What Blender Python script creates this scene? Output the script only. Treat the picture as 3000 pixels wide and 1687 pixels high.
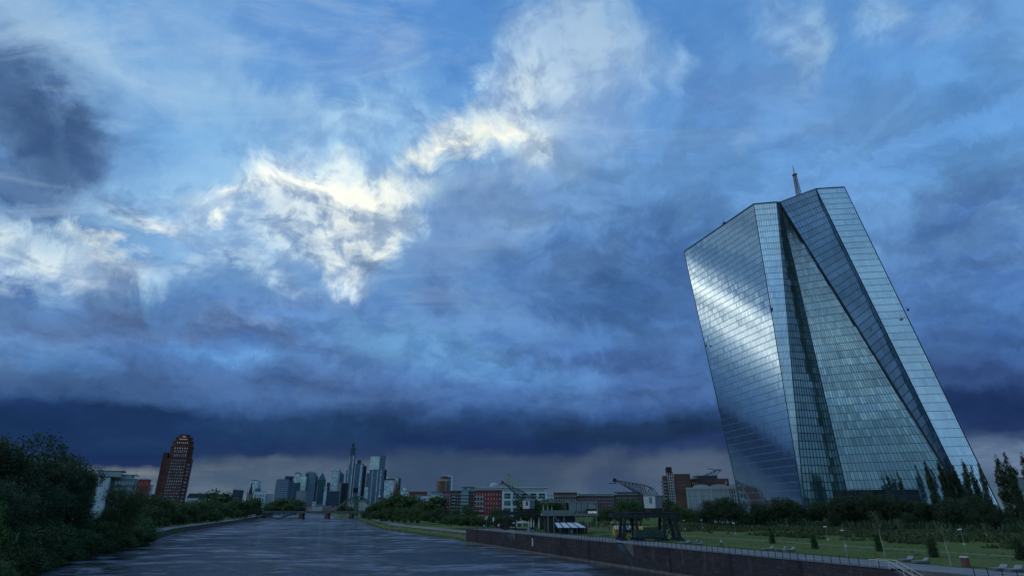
import bpy, bmesh, math, random
import numpy as np
from mathutils import Vector, Matrix, noise as mnoise
R = math.radians
for o in list(bpy.data.objects):
    bpy.data.objects.remove(o)
C = bpy.context.scene.collection
SC = bpy.context.scene

# ------------------------------------------------------------------ camera
CAM_H = 12.5                      # eye height above the river, on a bridge
PITCH = R(21.4)
FPX = 1648.0                      # focal length for a 3000 px wide picture
cam_d = bpy.data.cameras.new('camera')
cam = bpy.data.objects.new('camera', cam_d)
C.objects.link(cam)
cam_d.sensor_width = 36.0
cam_d.lens = 36.0 * FPX / 3000.0
cam_d.clip_start = 0.5
cam_d.clip_end = 60000
cam.location = (0, 0, CAM_H)
cam.rotation_euler = (math.pi / 2 + PITCH, 0, 0)
SC.camera = cam
SC.render.resolution_x = 1024
SC.render.resolution_y = 575
SC.view_settings.view_transform = 'Standard'
SC.view_settings.look = 'None'
SC.view_settings.exposure = 0.0
SC.view_settings.gamma = 1.0
sP, cP = math.sin(PITCH), math.cos(PITCH)


def ray(px, py):
    x = (px - 1500.0) / FPX
    v = (843.5 - py) / FPX
    return Vector((x, cP - v * sP, v * cP + sP))


def at(px, py, Y):
    """world point on that sight line at forward distance Y"""
    r = ray(px, py)
    return Vector((0, 0, CAM_H)) + r * (Y / r.y)


def on(px, py, z):
    """world point on that sight line at height z"""
    r = ray(px, py)
    return Vector((0, 0, CAM_H)) + r * ((z - CAM_H) / r.z)


# ------------------------------------------------------------------ sun
SUN_AZ, SUN_EL = R(-84), R(36)    # azimuth from +Y towards +X
sun_d = bpy.data.lights.new('sun', 'SUN')
sun = bpy.data.objects.new('sun', sun_d)
C.objects.link(sun)
sun_d.energy = 0.55
sun_d.angle = R(14)
sun_d.color = (1.0, 0.95, 0.88)
sd = Vector((math.sin(SUN_AZ) * math.cos(SUN_EL), math.cos(SUN_AZ) * math.cos(SUN_EL), math.sin(SUN_EL)))
sun.rotation_euler = sd.to_track_quat('Z', 'Y').to_euler()

# ------------------------------------------------------------------ sky
# The cloud cover is a function of world direction (azimuth, elevation).  It is kept as
# colour ramps over azimuth, one set for each elevation, and broken up by noise.


def srgb(c):
    c = np.asarray(c, float) / 255.0
    return np.where(c <= 0.04045, c / 12.92, ((c + 0.055) / 1.055) ** 2.4)


def sky_field(az, el):
    """az, el: arrays in radians -> rgb (0-255 display values) and cloud texture amount"""
    x = np.sin(az) * np.cos(el); y = np.cos(az) * np.cos(el); z = np.sin(el)
    fw = y * cP + z * sP
    up = -y * sP + z * cP
    ok = fw > 0.12
    fws = np.where(ok, fw, 0.12)
    px = 1500 + FPX * x / fws
    py = 843.5 - FPX * up / fws
    eld = np.degrees(el); azd = np.degrees(az)
    # profile over elevation for the whole dome (used outside the picture too)
    ek = [-5, 0, 1.5, 3, 4.3, 5.2, 6.5, 8.5, 11, 14, 18, 23, 28, 34, 42, 50, 62, 90]
    ck = [(78, 92, 110), (84, 98, 118), (80, 92, 115), (76, 86, 110), (62, 72, 100), (45, 57, 97), (36, 54, 100),
          (46, 70, 116), (66, 95, 144), (78, 112, 166), (88, 126, 182), (98, 140, 194), (106, 150, 204), (104, 150, 206),
          (94, 142, 202), (80, 130, 194), (76, 126, 192), (72, 122, 190)]
    col = np.stack([np.interp(eld, ek, [c[i] for c in ck]) for i in range(3)], -1)
    tex = np.full(az.shape, 0.13)

    def put(mask, rgb, t=None):
        nonlocal col, tex
        m = np.clip(mask, 0, 1)
        col = col * (1 - m[..., None]) + np.array(rgb, float) * m[..., None]
        if t is not None:
            tex = tex * (1 - m) + t * m

    def S(cx, cy, rx, ry, ang, rgb, op=1.0, hard=1.0, t=None):
        """brush laid at the direction seen at (cx, cy) of a 3000 px wide view"""
        a = R(ang)
        hard = hard * 1.9 if hard > 1.15 else hard
        dx, dy = px - cx, py - cy
        u = (dx * math.cos(a) + dy * math.sin(a)) / rx
        w = (-dx * math.sin(a) + dy * math.cos(a)) / ry
        put(np.where(ok, op * np.exp(-((u * u + w * w) ** hard)), 0), rgb, t)

    def D(ca, ce, ra, re, ang, rgb, op=1.0, hard=1.0, t=None):
        """brush in degrees of azimuth / elevation"""
        a = R(ang)
        dx = (azd - ca + 180) % 360 - 180
        dy = eld - ce
        u = (dx * math.cos(a) + dy * math.sin(a)) / ra
        w = (-dx * math.sin(a) + dy * math.cos(a)) / re
        put(op * np.exp(-((u * u + w * w) ** hard)), rgb, t)

    # ---- the half of the sky behind the camera: lighter, broken cloud
    D(180, 30, 95, 26, 0, (150, 190, 228), 0.9, 1.6, 0.5)
    D(180, 10, 95, 10, 0, (150, 182, 205), 0.9, 1.6, 0.6)
    D(118, 22, 22, 26, 0, (60, 84, 124), 0.7, 1.2)
    D(180, 4, 100, 4, 0, (96, 122, 150), 0.8, 1.4)
    # ---- side sky to the left (mirrored by the tall glass front)
    D(-80, 35, 22, 26, 0, (84, 118, 160), 0.9)
    D(-62, 12, 14, 8, 0, (92, 124, 170), 0.8)
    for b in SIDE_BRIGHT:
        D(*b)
    for s in STROKES:
        S(*s)
    # overall grading of the painted values: mid tones lifted, a little greener, the storm base kept deep
    lum = np.clip(col.mean(-1) / 255.0, 0, 1)
    up_ = np.clip((eld - 5.5) / 5.0, 0, 1) * (1 - lum)
    k = np.stack([1 + .09 * up_ - .10 * (1 - np.clip((eld - 5.5) / 5.0, 0, 1)), 1 + .14 * up_ + .01 * (1 - up_) * (lum < .7), 1 + .11 * up_], -1)
    mid_ = np.clip((eld - 4) / 3, 0, 1) * np.clip((19 - eld) / 5, 0, 1) * (lum < .72)
    k[..., 0] -= .03 * mid_; k[..., 2] += .02 * mid_
    return col * k, tex


# (az, el, ra, re, angle, colour, opacity, hardness, texture)
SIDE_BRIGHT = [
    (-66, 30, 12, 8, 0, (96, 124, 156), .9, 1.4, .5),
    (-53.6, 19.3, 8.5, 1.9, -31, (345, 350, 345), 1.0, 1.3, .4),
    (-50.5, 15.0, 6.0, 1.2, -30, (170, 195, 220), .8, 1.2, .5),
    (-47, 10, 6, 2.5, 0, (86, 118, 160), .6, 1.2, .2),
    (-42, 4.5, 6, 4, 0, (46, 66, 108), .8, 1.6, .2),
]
B1, B2, W1 = (92, 150, 212), (74, 124, 190), (232, 238, 240)
STROKES = [
    # upper blue field
    (1150, 120, 380, 150, 0, (78, 130, 198), .8),
    (550, 120, 160, 120, 30, (82, 135, 200), .7),
    (650, 390, 420, 90, 14, (100, 153, 213), .8),
    (1750, 100, 260, 160, 0, (74, 122, 186), .8),
    (2150, 90, 500, 190, 0, (76, 124, 186), .7),
    (2750, 330, 380, 200, 0, (84, 134, 194), .8),
    (2050, 420, 420, 170, 0, (88, 134, 192), .8),
    (1850, 620, 360, 170, 0, (92, 134, 190), .7),
    # cirrus streaks upper left
    (150, 110, 340, 85, 25, (164, 196, 226), .92),
    (420, 215, 440, 66, 26, (152, 186, 220), .85),
    (820, 280, 440, 60, 26, (150, 184, 220), .75),
    (560, 60, 90, 160, -30, (132, 168, 212), .5),
    (300, 300, 200, 50, 30, (140, 180, 222), .5),
    (1050, 340, 190, 95, -20, (160, 194, 226), .8, 1, .6),
    (930, 475, 360, 65, 6, (156, 194, 228), .7, 1, .6),
    (560, 560, 330, 70, -10, (150, 190, 228), .6, 1, .5),
    (240, 600, 300, 60, -5, (150, 188, 226), .6, 1, .5),
    # dark cloud at the left edge
    (70, 370, 270, 190, 38, (76, 102, 146), .9, 1.1, .45),
    (120, 400, 210, 130, 32, (60, 86, 126), .95, 1.5, .3),
    (20, 230, 90, 110, 30, (66, 92, 134), .9, 1.1, .3),
    (220, 480, 120, 90, 40, (68, 94, 136), .85, 1.3, .4),
    (60, 580, 200, 50, 22, (72, 98, 142), .85, 1.2, .5),
    (290, 500, 60, 60, 50, (84, 112, 156), .6, 1.1, .5),
    (230, 610, 110, 30, 24, (96, 126, 170), .6, 1.1, .6),
    (120, 300, 22, 60, 25, (120, 150, 196), .7, 1.1),
    (20, 660, 60, 14, 14, (84, 112, 150), .85, 1.2),
    (95, 672, 30, 10, 30, (92, 120, 158), .7, 1.2),
    (385, 600, 60, 22, 40, (92, 120, 164), .85, 1.2, .4),
    (430, 630, 40, 12, 30, (104, 132, 172), .7, 1.2),
    # white cloud arm from top centre sweeping down left
    (1530, 20, 90, 36, 0, (178, 198, 224), .9, 1.4, .8),
    (1700, 100, 220, 130, 10, (146, 174, 210), .9, 1.6, .35),
    (1650, 210, 260, 130, -40, (154, 180, 212), .9, 1.6, .4),
    (1560, 130, 70, 60, 0, (160, 188, 220), .6, 1, .8),
    (1890, 170, 110, 50, -25, (146, 176, 214), .8, 1.4, .35),
    (1500, 330, 230, 90, -30, (188, 206, 222), .9, 1.4, .9),
    (1560, 420, 150, 50, -40, (218, 226, 224), .8, 1.2, .8),
    (1380, 420, 190, 42, -18, (232, 236, 228), .85, 1.3, .8),
    (1250, 480, 150, 26, -25, (232, 238, 232), .9, 1.4, .8),
    (1490, 300, 60, 60, 0, (190, 208, 228), .5),
    (1650, 470, 170, 60, -30, (150, 176, 206), .7),
    (1720, 330, 150, 110, 0, (134, 162, 202), .8, 1.3, .3),
    (1450, 250, 70, 50, -50, (176, 200, 228), .7, 1.2, .8),
    (1500, 130, 40, 30, -40, (180, 204, 230), .7, 1.2, .7),
    (1340, 370, 90, 26, -40, (206, 222, 232), .7, 1.2, .8),
    (1230, 380, 60, 30, -30, (150, 184, 222), .6, 1.2, .8),
    (1180, 440, 90, 20, -10, (170, 202, 232), .6, 1.2, .9),
    (1560, 480, 120, 16, -8, (176, 198, 220), .5, 1.2, .6),
    (1960, 200, 60, 14, -40, (160, 188, 220), .6, 1.2),
    (1300, 430, 60, 16, -24, (240, 244, 238), .7, 1.2, .7),
    (1900, 330, 120, 50, -10, (100, 140, 196), .5),
    (1560, 560, 60, 20, 40, (150, 180, 216), .4, 1.1),
    (1500, 720, 60, 14, 50, (150, 184, 220), .45, 1.1),
    (1530, 790, 60, 14, 40, (130, 164, 206), .4, 1.1),
    (2190, 400, 20, 14, 0, (140, 172, 212), .6, 1.1),
    # shade beneath the arm
    (1420, 640, 190, 150, -10, (112, 142, 188), .9, 1.6, .2),
    (1290, 552, 150, 52, -22, (110, 146, 192), .92, 1.3, .3),
    (1700, 600, 240, 130, 0, (104, 138, 186), .6),
    (1560, 690, 110, 60, 40, (140, 172, 210), .35, 1, .5),
    # right-hand wisps
    (2330, 110, 100, 90, -60, (142, 174, 212), .8, 1.2, .6),
    (2360, 200, 60, 110, 30, (138, 170, 210), .7, 1.2, .6),
    (2260, 60, 70, 50, 0, (120, 156, 206), .7, 1, .6),
    (2590, 50, 90, 60, -40, (134, 168, 212), .85, 1.2, .5),
    (2780, 60, 170, 60, -20, (112, 150, 204), .8, 1.2, .5),
    (2010, 190, 26, 90, 24, (138, 172, 214), .8, 1.2, .5),
    (2250, 280, 260, 100, 10, (112, 150, 202), .55),
    (2550, 360, 200, 70, -10, (106, 146, 200), .5),
    # grey right flank
    (2100, 300, 110, 60, 20, (82, 118, 178), .5),
    (1800, 800, 400, 180, -10, (62, 98, 152), .85, 1.3, .25),
    (1980, 760, 160, 90, 0, (66, 100, 154), .7),
    (1720, 900, 300, 60, 10, (70, 98, 150), .6),
    (2880, 620, 240, 150, -20, (74, 108, 162), .7, 1.2, .3),
    (2900, 800, 260, 170, 0, (70, 104, 158), .8, 1.2, .3),
    (2900, 470, 160, 40, -14, (88, 128, 180), .5),
    (2900, 700, 160, 30, -25, (98, 136, 184), .4),
    (2950, 980, 300, 90, 0, (64, 94, 148), .8),
    (2900, 1080, 250, 45, 5, (50, 70, 118), .9, 1.4),
    (2920, 1180, 230, 62, 3, (32, 50, 92), .97, 2.2, .1),
    (2930, 640, 200, 14, -24, (112, 150, 196), .5, 1.1), (2960, 760, 160, 16, -22, (104, 142, 188), .5, 1.1),
    (2900, 540, 200, 12, -18, (108, 146, 196), .5, 1.1), (2700, 700, 160, 60, -10, (82, 120, 176), .5, 1.1),
    (2900, 900, 200, 40, 0, (78, 116, 170), .6, 1.1),
    # the brilliant patch
    (935, 620, 265, 130, 8, (205, 220, 232), .92, 1.5, .95),
    (1000, 560, 250, 60, 8, (240, 243, 236), .85, 1.5, .9),
    (1090, 650, 120, 110, 0, (206, 216, 222), .85, 1.5, 1.),
    (1050, 750, 130, 70, 25, (226, 232, 230), .8, 1.5, 1.),
    (1040, 830, 70, 60, 40, (214, 226, 236), .8, 1.6, 1.),
    (900, 640, 110, 60, 10, (170, 188, 208), .5, 1, 1.),
    (950, 700, 200, 30, 20, (150, 172, 200), .5, 1, 1.),
    (1080, 780, 70, 30, 20, (108, 130, 164), .8, 1.4, .7),
    (860, 480, 80, 40, 20, (206, 220, 236), .7, 1, 1.),
    (870, 440, 30, 20, 0, (210, 224, 238), .6),
    (640, 610, 150, 22, -12, (228, 236, 236), .9, 1.2, .8),
    (450, 640, 90, 26, 10, (214, 224, 232), .9, 1.2, .8),
    (560, 700, 70, 26, 0, (206, 222, 238), .7, 1, .8),
    (600, 640, 130, 20, 10, (170, 200, 232), .4),
    (680, 735, 210, 55, 0, (180, 206, 230), .85, 1.1, .8),
    (440, 720, 130, 40, 0, (128, 172, 220), .6),
    (270, 697, 46, 26, 0, (226, 230, 228), .95, 1.5, .7),
    (120, 740, 210, 70, 0, (184, 208, 228), .9, 1.2, .7),
    (60, 785, 150, 45, 8, (208, 224, 232), .7, 1.2, .7),
    (240, 800, 140, 50, 10, (204, 218, 230), .8, 1.4, .6),
    (380, 790, 110, 30, 40, (228, 232, 226), .9, 1.4, .6),
    (430, 830, 50, 24, -20, (214, 226, 236), .7),
    (530, 800, 80, 36, 0, (182, 206, 230), .8, 1, .9),
    (450, 850, 30, 40, 0, (150, 194, 230), .8),
    (70, 790, 80, 14, 20, (128, 150, 180), .8),
    (800, 830, 180, 40, 12, (168, 190, 216), .7, 1.2, 1.),
    (760, 800, 160, 40, 10, (150, 176, 208), .7, 1.2, 1.),
    # the heavy bank: upper humps
    (350, 830, 60, 60, 30, (108, 134, 178), .85, 1.6),
    (60, 900, 160, 60, 20, (86, 112, 158), .95, 1.8, .3),
    (230, 900, 170, 50, 8, (92, 112, 150), .9, 1.6, .3),
    (650, 838, 160, 50, 8, (88, 126, 178), .97, 1.5, .3),
    (130, 895, 270, 62, 2, (68, 104, 154), .97, 1.5, .25),
    (30, 880, 120, 50, 20, (80, 110, 158), .9, 1.3, .3),
    (880, 920, 340, 60, 4, (92, 128, 184), .95, 2, .3),
    (960, 880, 90, 30, 10, (104, 136, 186), .8, 1.3, .3),
    (1250, 850, 200, 110, 0, (92, 132, 186), .95, 1.4, .25),
    (1290, 740, 120, 90, 0, (104, 136, 186), .9, 1.5, .2),
    (1270, 880, 70, 50, 0, (84, 112, 162), .7),
    (130, 880, 200, 22, 0, (96, 124, 170), .5),
    (300, 960, 340, 50, 4, (82, 104, 148), .85, 1.4, .3),
    (640, 935, 60, 28, 15, (92, 112, 156), .8, 1.5, .3),
    (740, 960, 90, 36, 15, (88, 114, 164), .8, 1.5, .3),
    (840, 990, 110, 46, 0, (84, 112, 162), .8, 1.5, .3),
    (100, 1010, 220, 34, 0, (96, 130, 180), .8, 1.2, .3),
    (600, 1040, 340, 26, 4, (92, 130, 184), .7, 1.2, .2),
    (1020, 1000, 120, 60, 0, (98, 134, 184), .8, 1.4, .4),
    (1350, 1010, 170, 60, 6, (92, 130, 182), .8, 1.2, .4),
    (1600, 1060, 240, 60, 4, (80, 114, 166), .8, 1.2, .3),
    (1200, 1080, 260, 60, 4, (84, 116, 166), .7, 1.2, .3),
    (500, 1080, 330, 40, 4, (70, 98, 146), .8, 1.2, .2),
    (150, 1090, 260, 50, 0, (74, 100, 146), .8, 1.2, .2),
    (700, 1160, 500, 40, 2, (72, 98, 144), .8, 1.4, .2),
    (1500, 1160, 420, 50, 2, (70, 100, 150), .9, 1.4, .2),
    (1050, 1140, 260, 50, 10, (64, 86, 130), .7, 1.2, .2),
    (1900, 1130, 260, 70, 4, (66, 92, 142), .85, 1.4, .2),
    # rolling heads of the shelf: lit rims over shaded hollows
    (585, 905, 60, 26, -5, (112, 140, 186), .7, 1.6), (600, 935, 54, 20, 0, (84, 106, 150), .8, 1.6),
    (690, 925, 50, 22, 0, (110, 138, 184), .7, 1.6), (705, 955, 60, 20, 5, (80, 104, 150), .8, 1.6),
    (805, 945, 70, 26, 12, (112, 140, 186), .75, 1.6), (820, 985, 80, 26, 10, (78, 102, 148), .85, 1.6),
    (930, 985, 50, 26, 20, (106, 138, 186), .7, 1.6), (945, 1015, 60, 22, 10, (80, 106, 154), .8, 1.6),
    (1020, 990, 46, 26, 0, (110, 144, 192), .7, 1.6), (1040, 1020, 50, 22, 0, (84, 112, 162), .75, 1.6),
    (1120, 1000, 60, 26, 10, (108, 144, 192), .7, 1.6), (1150, 1040, 80, 24, 10, (82, 112, 162), .75, 1.6),
    (1300, 1030, 120, 30, 8, (106, 146, 194), .6, 1.5), (1420, 1060, 90, 26, 10, (104, 142, 190), .55, 1.4),
    (350, 905, 120, 34, 6, (80, 100, 142), .85, 1.8), (250, 960, 140, 20, 8, (100, 130, 178), .5, 1.3),
    (420, 960, 200, 26, 6, (88, 114, 162), .7, 1.6), (760, 1060, 240, 16, 6, (96, 132, 184), .6, 1.4),
    (560, 1100, 300, 22, 6, (66, 92, 138), .8, 1.5), (980, 1085, 120, 26, 16, (90, 124, 174), .6, 1.4),
    (1500, 940, 200, 60, 0, (100, 136, 186), .6, 1.4), (1720, 760, 220, 80, -15, (90, 122, 172), .5, 1.3),
    (1800, 900, 240, 60, 4, (60, 94, 144), .8, 1.5), (2000, 860, 130, 90, 0, (62, 94, 146), .8, 1.5),
    (1560, 1090, 300, 22, 3, (92, 128, 178), .5, 1.3), (1850, 1060, 220, 40, 0, (66, 92, 144), .7, 1.4),
    # lit band above the base
    (1180, 1010, 200, 55, 12, (92, 134, 180), .85, 1.2, .3), (1380, 1060, 220, 45, 8, (90, 130, 176), .8, 1.2, .3),
    (1620, 1110, 200, 40, 4, (84, 124, 176), .7, 1.2, .2), (700, 1050, 260, 22, 6, (92, 136, 188), .8, 1.2, .2),
    (130, 1065, 240, 22, 0, (82, 124, 178), .8, 1.2, .2), (960, 960, 150, 30, 12, (92, 136, 190), .6, 1.2, .3),
    # the dark base
    (150, 1260, 520, 88, 3, (25, 48, 88), .97, 2.6, .12),
    (600, 1262, 420, 76, 3, (30, 53, 94), .97, 2.6, .12),
    (1050, 1262, 480, 46, 4, (36, 60, 98), .95, 2.2, .12),
    (1560, 1262, 420, 34, 2, (36, 58, 96), .95, 2.2, .12),
    (1430, 1300, 320, 30, 4, (30, 48, 90), .95, 2.2, .12),
    (1900, 1262, 320, 34, -4, (30, 48, 80), .95, 2.2, .12),
    (300, 1340, 330, 22, 3, (26, 46, 90), .97, 2.4, .1),
    (800, 1320, 300, 18, 2, (36, 52, 94), .7, 1.5, .1),
    (1000, 1318, 180, 12, 4, (46, 60, 96), .7, 1.5, .1),
    (350, 1300, 260, 12, 0, (38, 58, 100), .6),
    # light under the base
    (430, 1385, 150, 17, 3, (126, 122, 130), .9, 1.6, .3),
    (480, 1425, 300, 24, 0, (100, 106, 124), .8, 1.4, .3),
    (650, 1365, 200, 16, -4, (104, 106, 122), .7, 1.4, .3),
    (760, 1400, 260, 30, 0, (84, 94, 118), .7, 1.4, .2),
    (1000, 1385, 300, 40, 0, (88, 96, 118), .8, 1.6, .2),
    (620, 1460, 300, 20, 0, (96, 108, 128), .7, 1.4, .2),
    (1270, 1400, 160, 90, 0, (60, 74, 102), .9, 1.8, .1),
    (1450, 1400, 200, 70, 0, (64, 76, 104), .9, 1.6, .1),
    (1740, 1360, 110, 34, -20, (82, 88, 110), .7, 1.5, .1),
    (1800, 1420, 90, 60, 0, (60, 72, 106), .7, 1.5, .1),
    (2020, 1370, 160, 60, 0, (88, 94, 118), .9, 1.8, .1),
    (3120, 1345, 380, 72, 3, (118, 126, 154), .95, 1.3, .35),
    (2980, 1310, 70, 10, 8, (86, 96, 130), .7),
    (2960, 1250, 110, 22, 10, (34, 48, 90), .8, 2.2),
]

world = bpy.data.worlds.new('World')
SC.world = world
world.use_nodes = True
NT = world.node_tree
NT.nodes.clear()


def N(tree, kind, **kw):
    n = tree.nodes.new(kind)
    for k, v in kw.items():
        setattr(n, k, v)
    return n


def math_n(tree, op, a, b=None, c=None, clamp=False):
    n = N(tree, 'ShaderNodeMath', operation=op, use_clamp=clamp)
    for i, s in enumerate((a, b, c)):
        if s is None:
            continue
        if isinstance(s, (int, float)):
            n.inputs[i].default_value = s
        else:
            tree.links.new(s, n.inputs[i])
    return n.outputs[0]


def maprange(tree, v, a, b, c=0.0, d=1.0, interp='LINEAR'):
    n = N(tree, 'ShaderNodeMapRange', clamp=True, interpolation_type=interp)
    tree.links.new(v, n.inputs[0])
    for i, s in enumerate((a, b, c, d)):
        n.inputs[i + 1].default_value = s
    return n.outputs[0]


def mixc(tree, f, a, b, blend='MIX'):
    n = N(tree, 'ShaderNodeMix', data_type='RGBA', blend_type=blend)
    for s, i in ((f, 0), (a, 6), (b, 7)):
        if isinstance(s, (int, float)):
            n.inputs[i].default_value = s
        elif isinstance(s, (tuple, list)):
            n.inputs[i].default_value = tuple(s) + (1,) * (4 - len(s))
        else:
            tree.links.new(s, n.inputs[i])
    return n.outputs[2]


def noise_n(tree, vec, scale, detail=6, rough=.55, dist=0.0, out='Fac'):
    n = N(tree, 'ShaderNodeTexNoise')
    n.inputs['Scale'].default_value = scale
    n.inputs['Detail'].default_value = detail
    n.inputs['Roughness'].default_value = rough
    n.inputs['Distortion'].default_value = dist
    if vec is not None:
        tree.links.new(vec, n.inputs['Vector'])
    return n.outputs[out]


LOW = [-4, -.6, 0, .5, 1, 1.6, 2.2, 2.8, 3.4, 4, 4.5, 5, 5.5, 6.1, 6.8, 7.6, 8.6, 9.6, 10.8, 12, 13.2, 14.4]
HIGH = [14.4, 15.6, 16.8, 18, 19.1, 20.2, 21.3, 22.4, 23.5, 24.7, 25.9, 27.2, 28.5, 30, 31.5, 33.2, 35, 37, 39, 41.4, 44,
        47, 50, 55, 62, 90]
BACK = [-4, 0, 2, 4, 6, 9, 12, 16, 20, 25, 30, 36, 42, 50, 60, 90]


def sky_leaf(name, a, b, rows):
    """one patch of sky: azimuth a..b, a colour ramp over azimuth for each elevation row"""
    g = bpy.data.node_groups.new(name, 'ShaderNodeTree')
    for nm in ('azimuth', 'elevation', 'fine', 'veil', 'roll'):
        g.interface.new_socket(nm, in_out='INPUT', socket_type='NodeSocketFloat')
    g.interface.new_socket('light', in_out='OUTPUT', socket_type='NodeSocketShader')
    gi, go = N(g, 'NodeGroupInput'), N(g, 'NodeGroupOutput')
    p = maprange(g, gi.outputs[0], R(a), R(b))
    cur = cura = None
    for i, e in enumerate(rows):
        q = bpy.data.node_groups.new('%s_row' % name, 'ShaderNodeTree')
        qi, qo = N(q, 'NodeGroupInput'), N(q, 'NodeGroupOutput')
        q.interface.new_socket('P', in_out='INPUT', socket_type='NodeSocketFloat')
        q.interface.new_socket('C', in_out='OUTPUT', socket_type='NodeSocketColor')
        q.interface.new_socket('A', in_out='OUTPUT', socket_type='NodeSocketFloat')
        r = N(q, 'ShaderNodeValToRGB')
        n = 32
        col, tex = sky_field(np.radians(np.linspace(a, b, n)), np.full(n, R(e)))
        lin = srgb(col)
        cr = r.color_ramp
        while len(cr.elements) < n:
            cr.elements.new((len(cr.elements) - 1) / (n - 1))
        for j in range(n):
            cr.elements[j].color = (*[float(v) for v in lin[j]], float(tex[j]))
        q.links.new(qi.outputs[0], r.inputs[0])
        q.links.new(r.outputs[0], qo.inputs[0]); q.links.new(r.outputs[1], qo.inputs[1])
        w = maprange(g, gi.outputs[1], R(rows[i - 1]), R(e)) if i else None
        gn = N(g, 'ShaderNodeGroup', node_tree=q)
        g.links.new(p, gn.inputs[0])
        if i == 0:
            cur, cura = gn.outputs[0], gn.outputs[1]
        else:
            cur = mixc(g, w, cur, gn.outputs[0])
            m = N(g, 'ShaderNodeMix', data_type='FLOAT')
            g.links.new(w, m.inputs[0]); g.links.new(cura, m.inputs[2]); g.links.new(gn.outputs[1], m.inputs[3])
            cura = m.outputs[0]
    # cloud texture: darker hollows and lit crests, as strong as this part of the sky asks for
    lo = math_n(g, 'SUBTRACT', 1.0, math_n(g, 'MULTIPLY', cura, .50))
    hi = math_n(g, 'ADD', 1.0, math_n(g, 'MULTIPLY', cura, .34))
    mm = N(g, 'ShaderNodeMix', data_type='FLOAT')
    g.links.new(gi.outputs[2], mm.inputs[0]); g.links.new(lo, mm.inputs[2]); g.links.new(hi, mm.inputs[3])
    gam = N(g, 'ShaderNodeVectorMath', operation='MULTIPLY')
    # hollows keep more blue than red
    cc = N(g, 'ShaderNodeCombineXYZ')
    pr = math_n(g, 'POWER', mm.outputs[0], 1.30)
    pb = math_n(g, 'POWER', mm.outputs[0], .55)
    g.links.new(pr, cc.inputs[0]); g.links.new(mm.outputs[0], cc.inputs[1]); g.links.new(pb, cc.inputs[2])
    g.links.new(cur, gam.inputs[0]); g.links.new(cc.outputs[0], gam.inputs[1])
    vl = mixc(g, math_n(g, 'MULTIPLY', gi.outputs[3], .40), gam.outputs[0], (.50, .66, .83))
    vl = mixc(g, 1.0, gam.outputs[0], vl, 'LIGHTEN')
    rl_ = N(g, 'ShaderNodeVectorMath', operation='SCALE'); g.links.new(vl, rl_.inputs[0]); g.links.new(gi.outputs[4], rl_.inputs['Scale'])
    bg = N(g, 'ShaderNodeBackground'); bg.inputs[1].default_value = 1.0
    g.links.new(rl_.outputs[0], bg.inputs[0]); g.links.new(bg.outputs[0], go.inputs[0])
    return g


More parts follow.
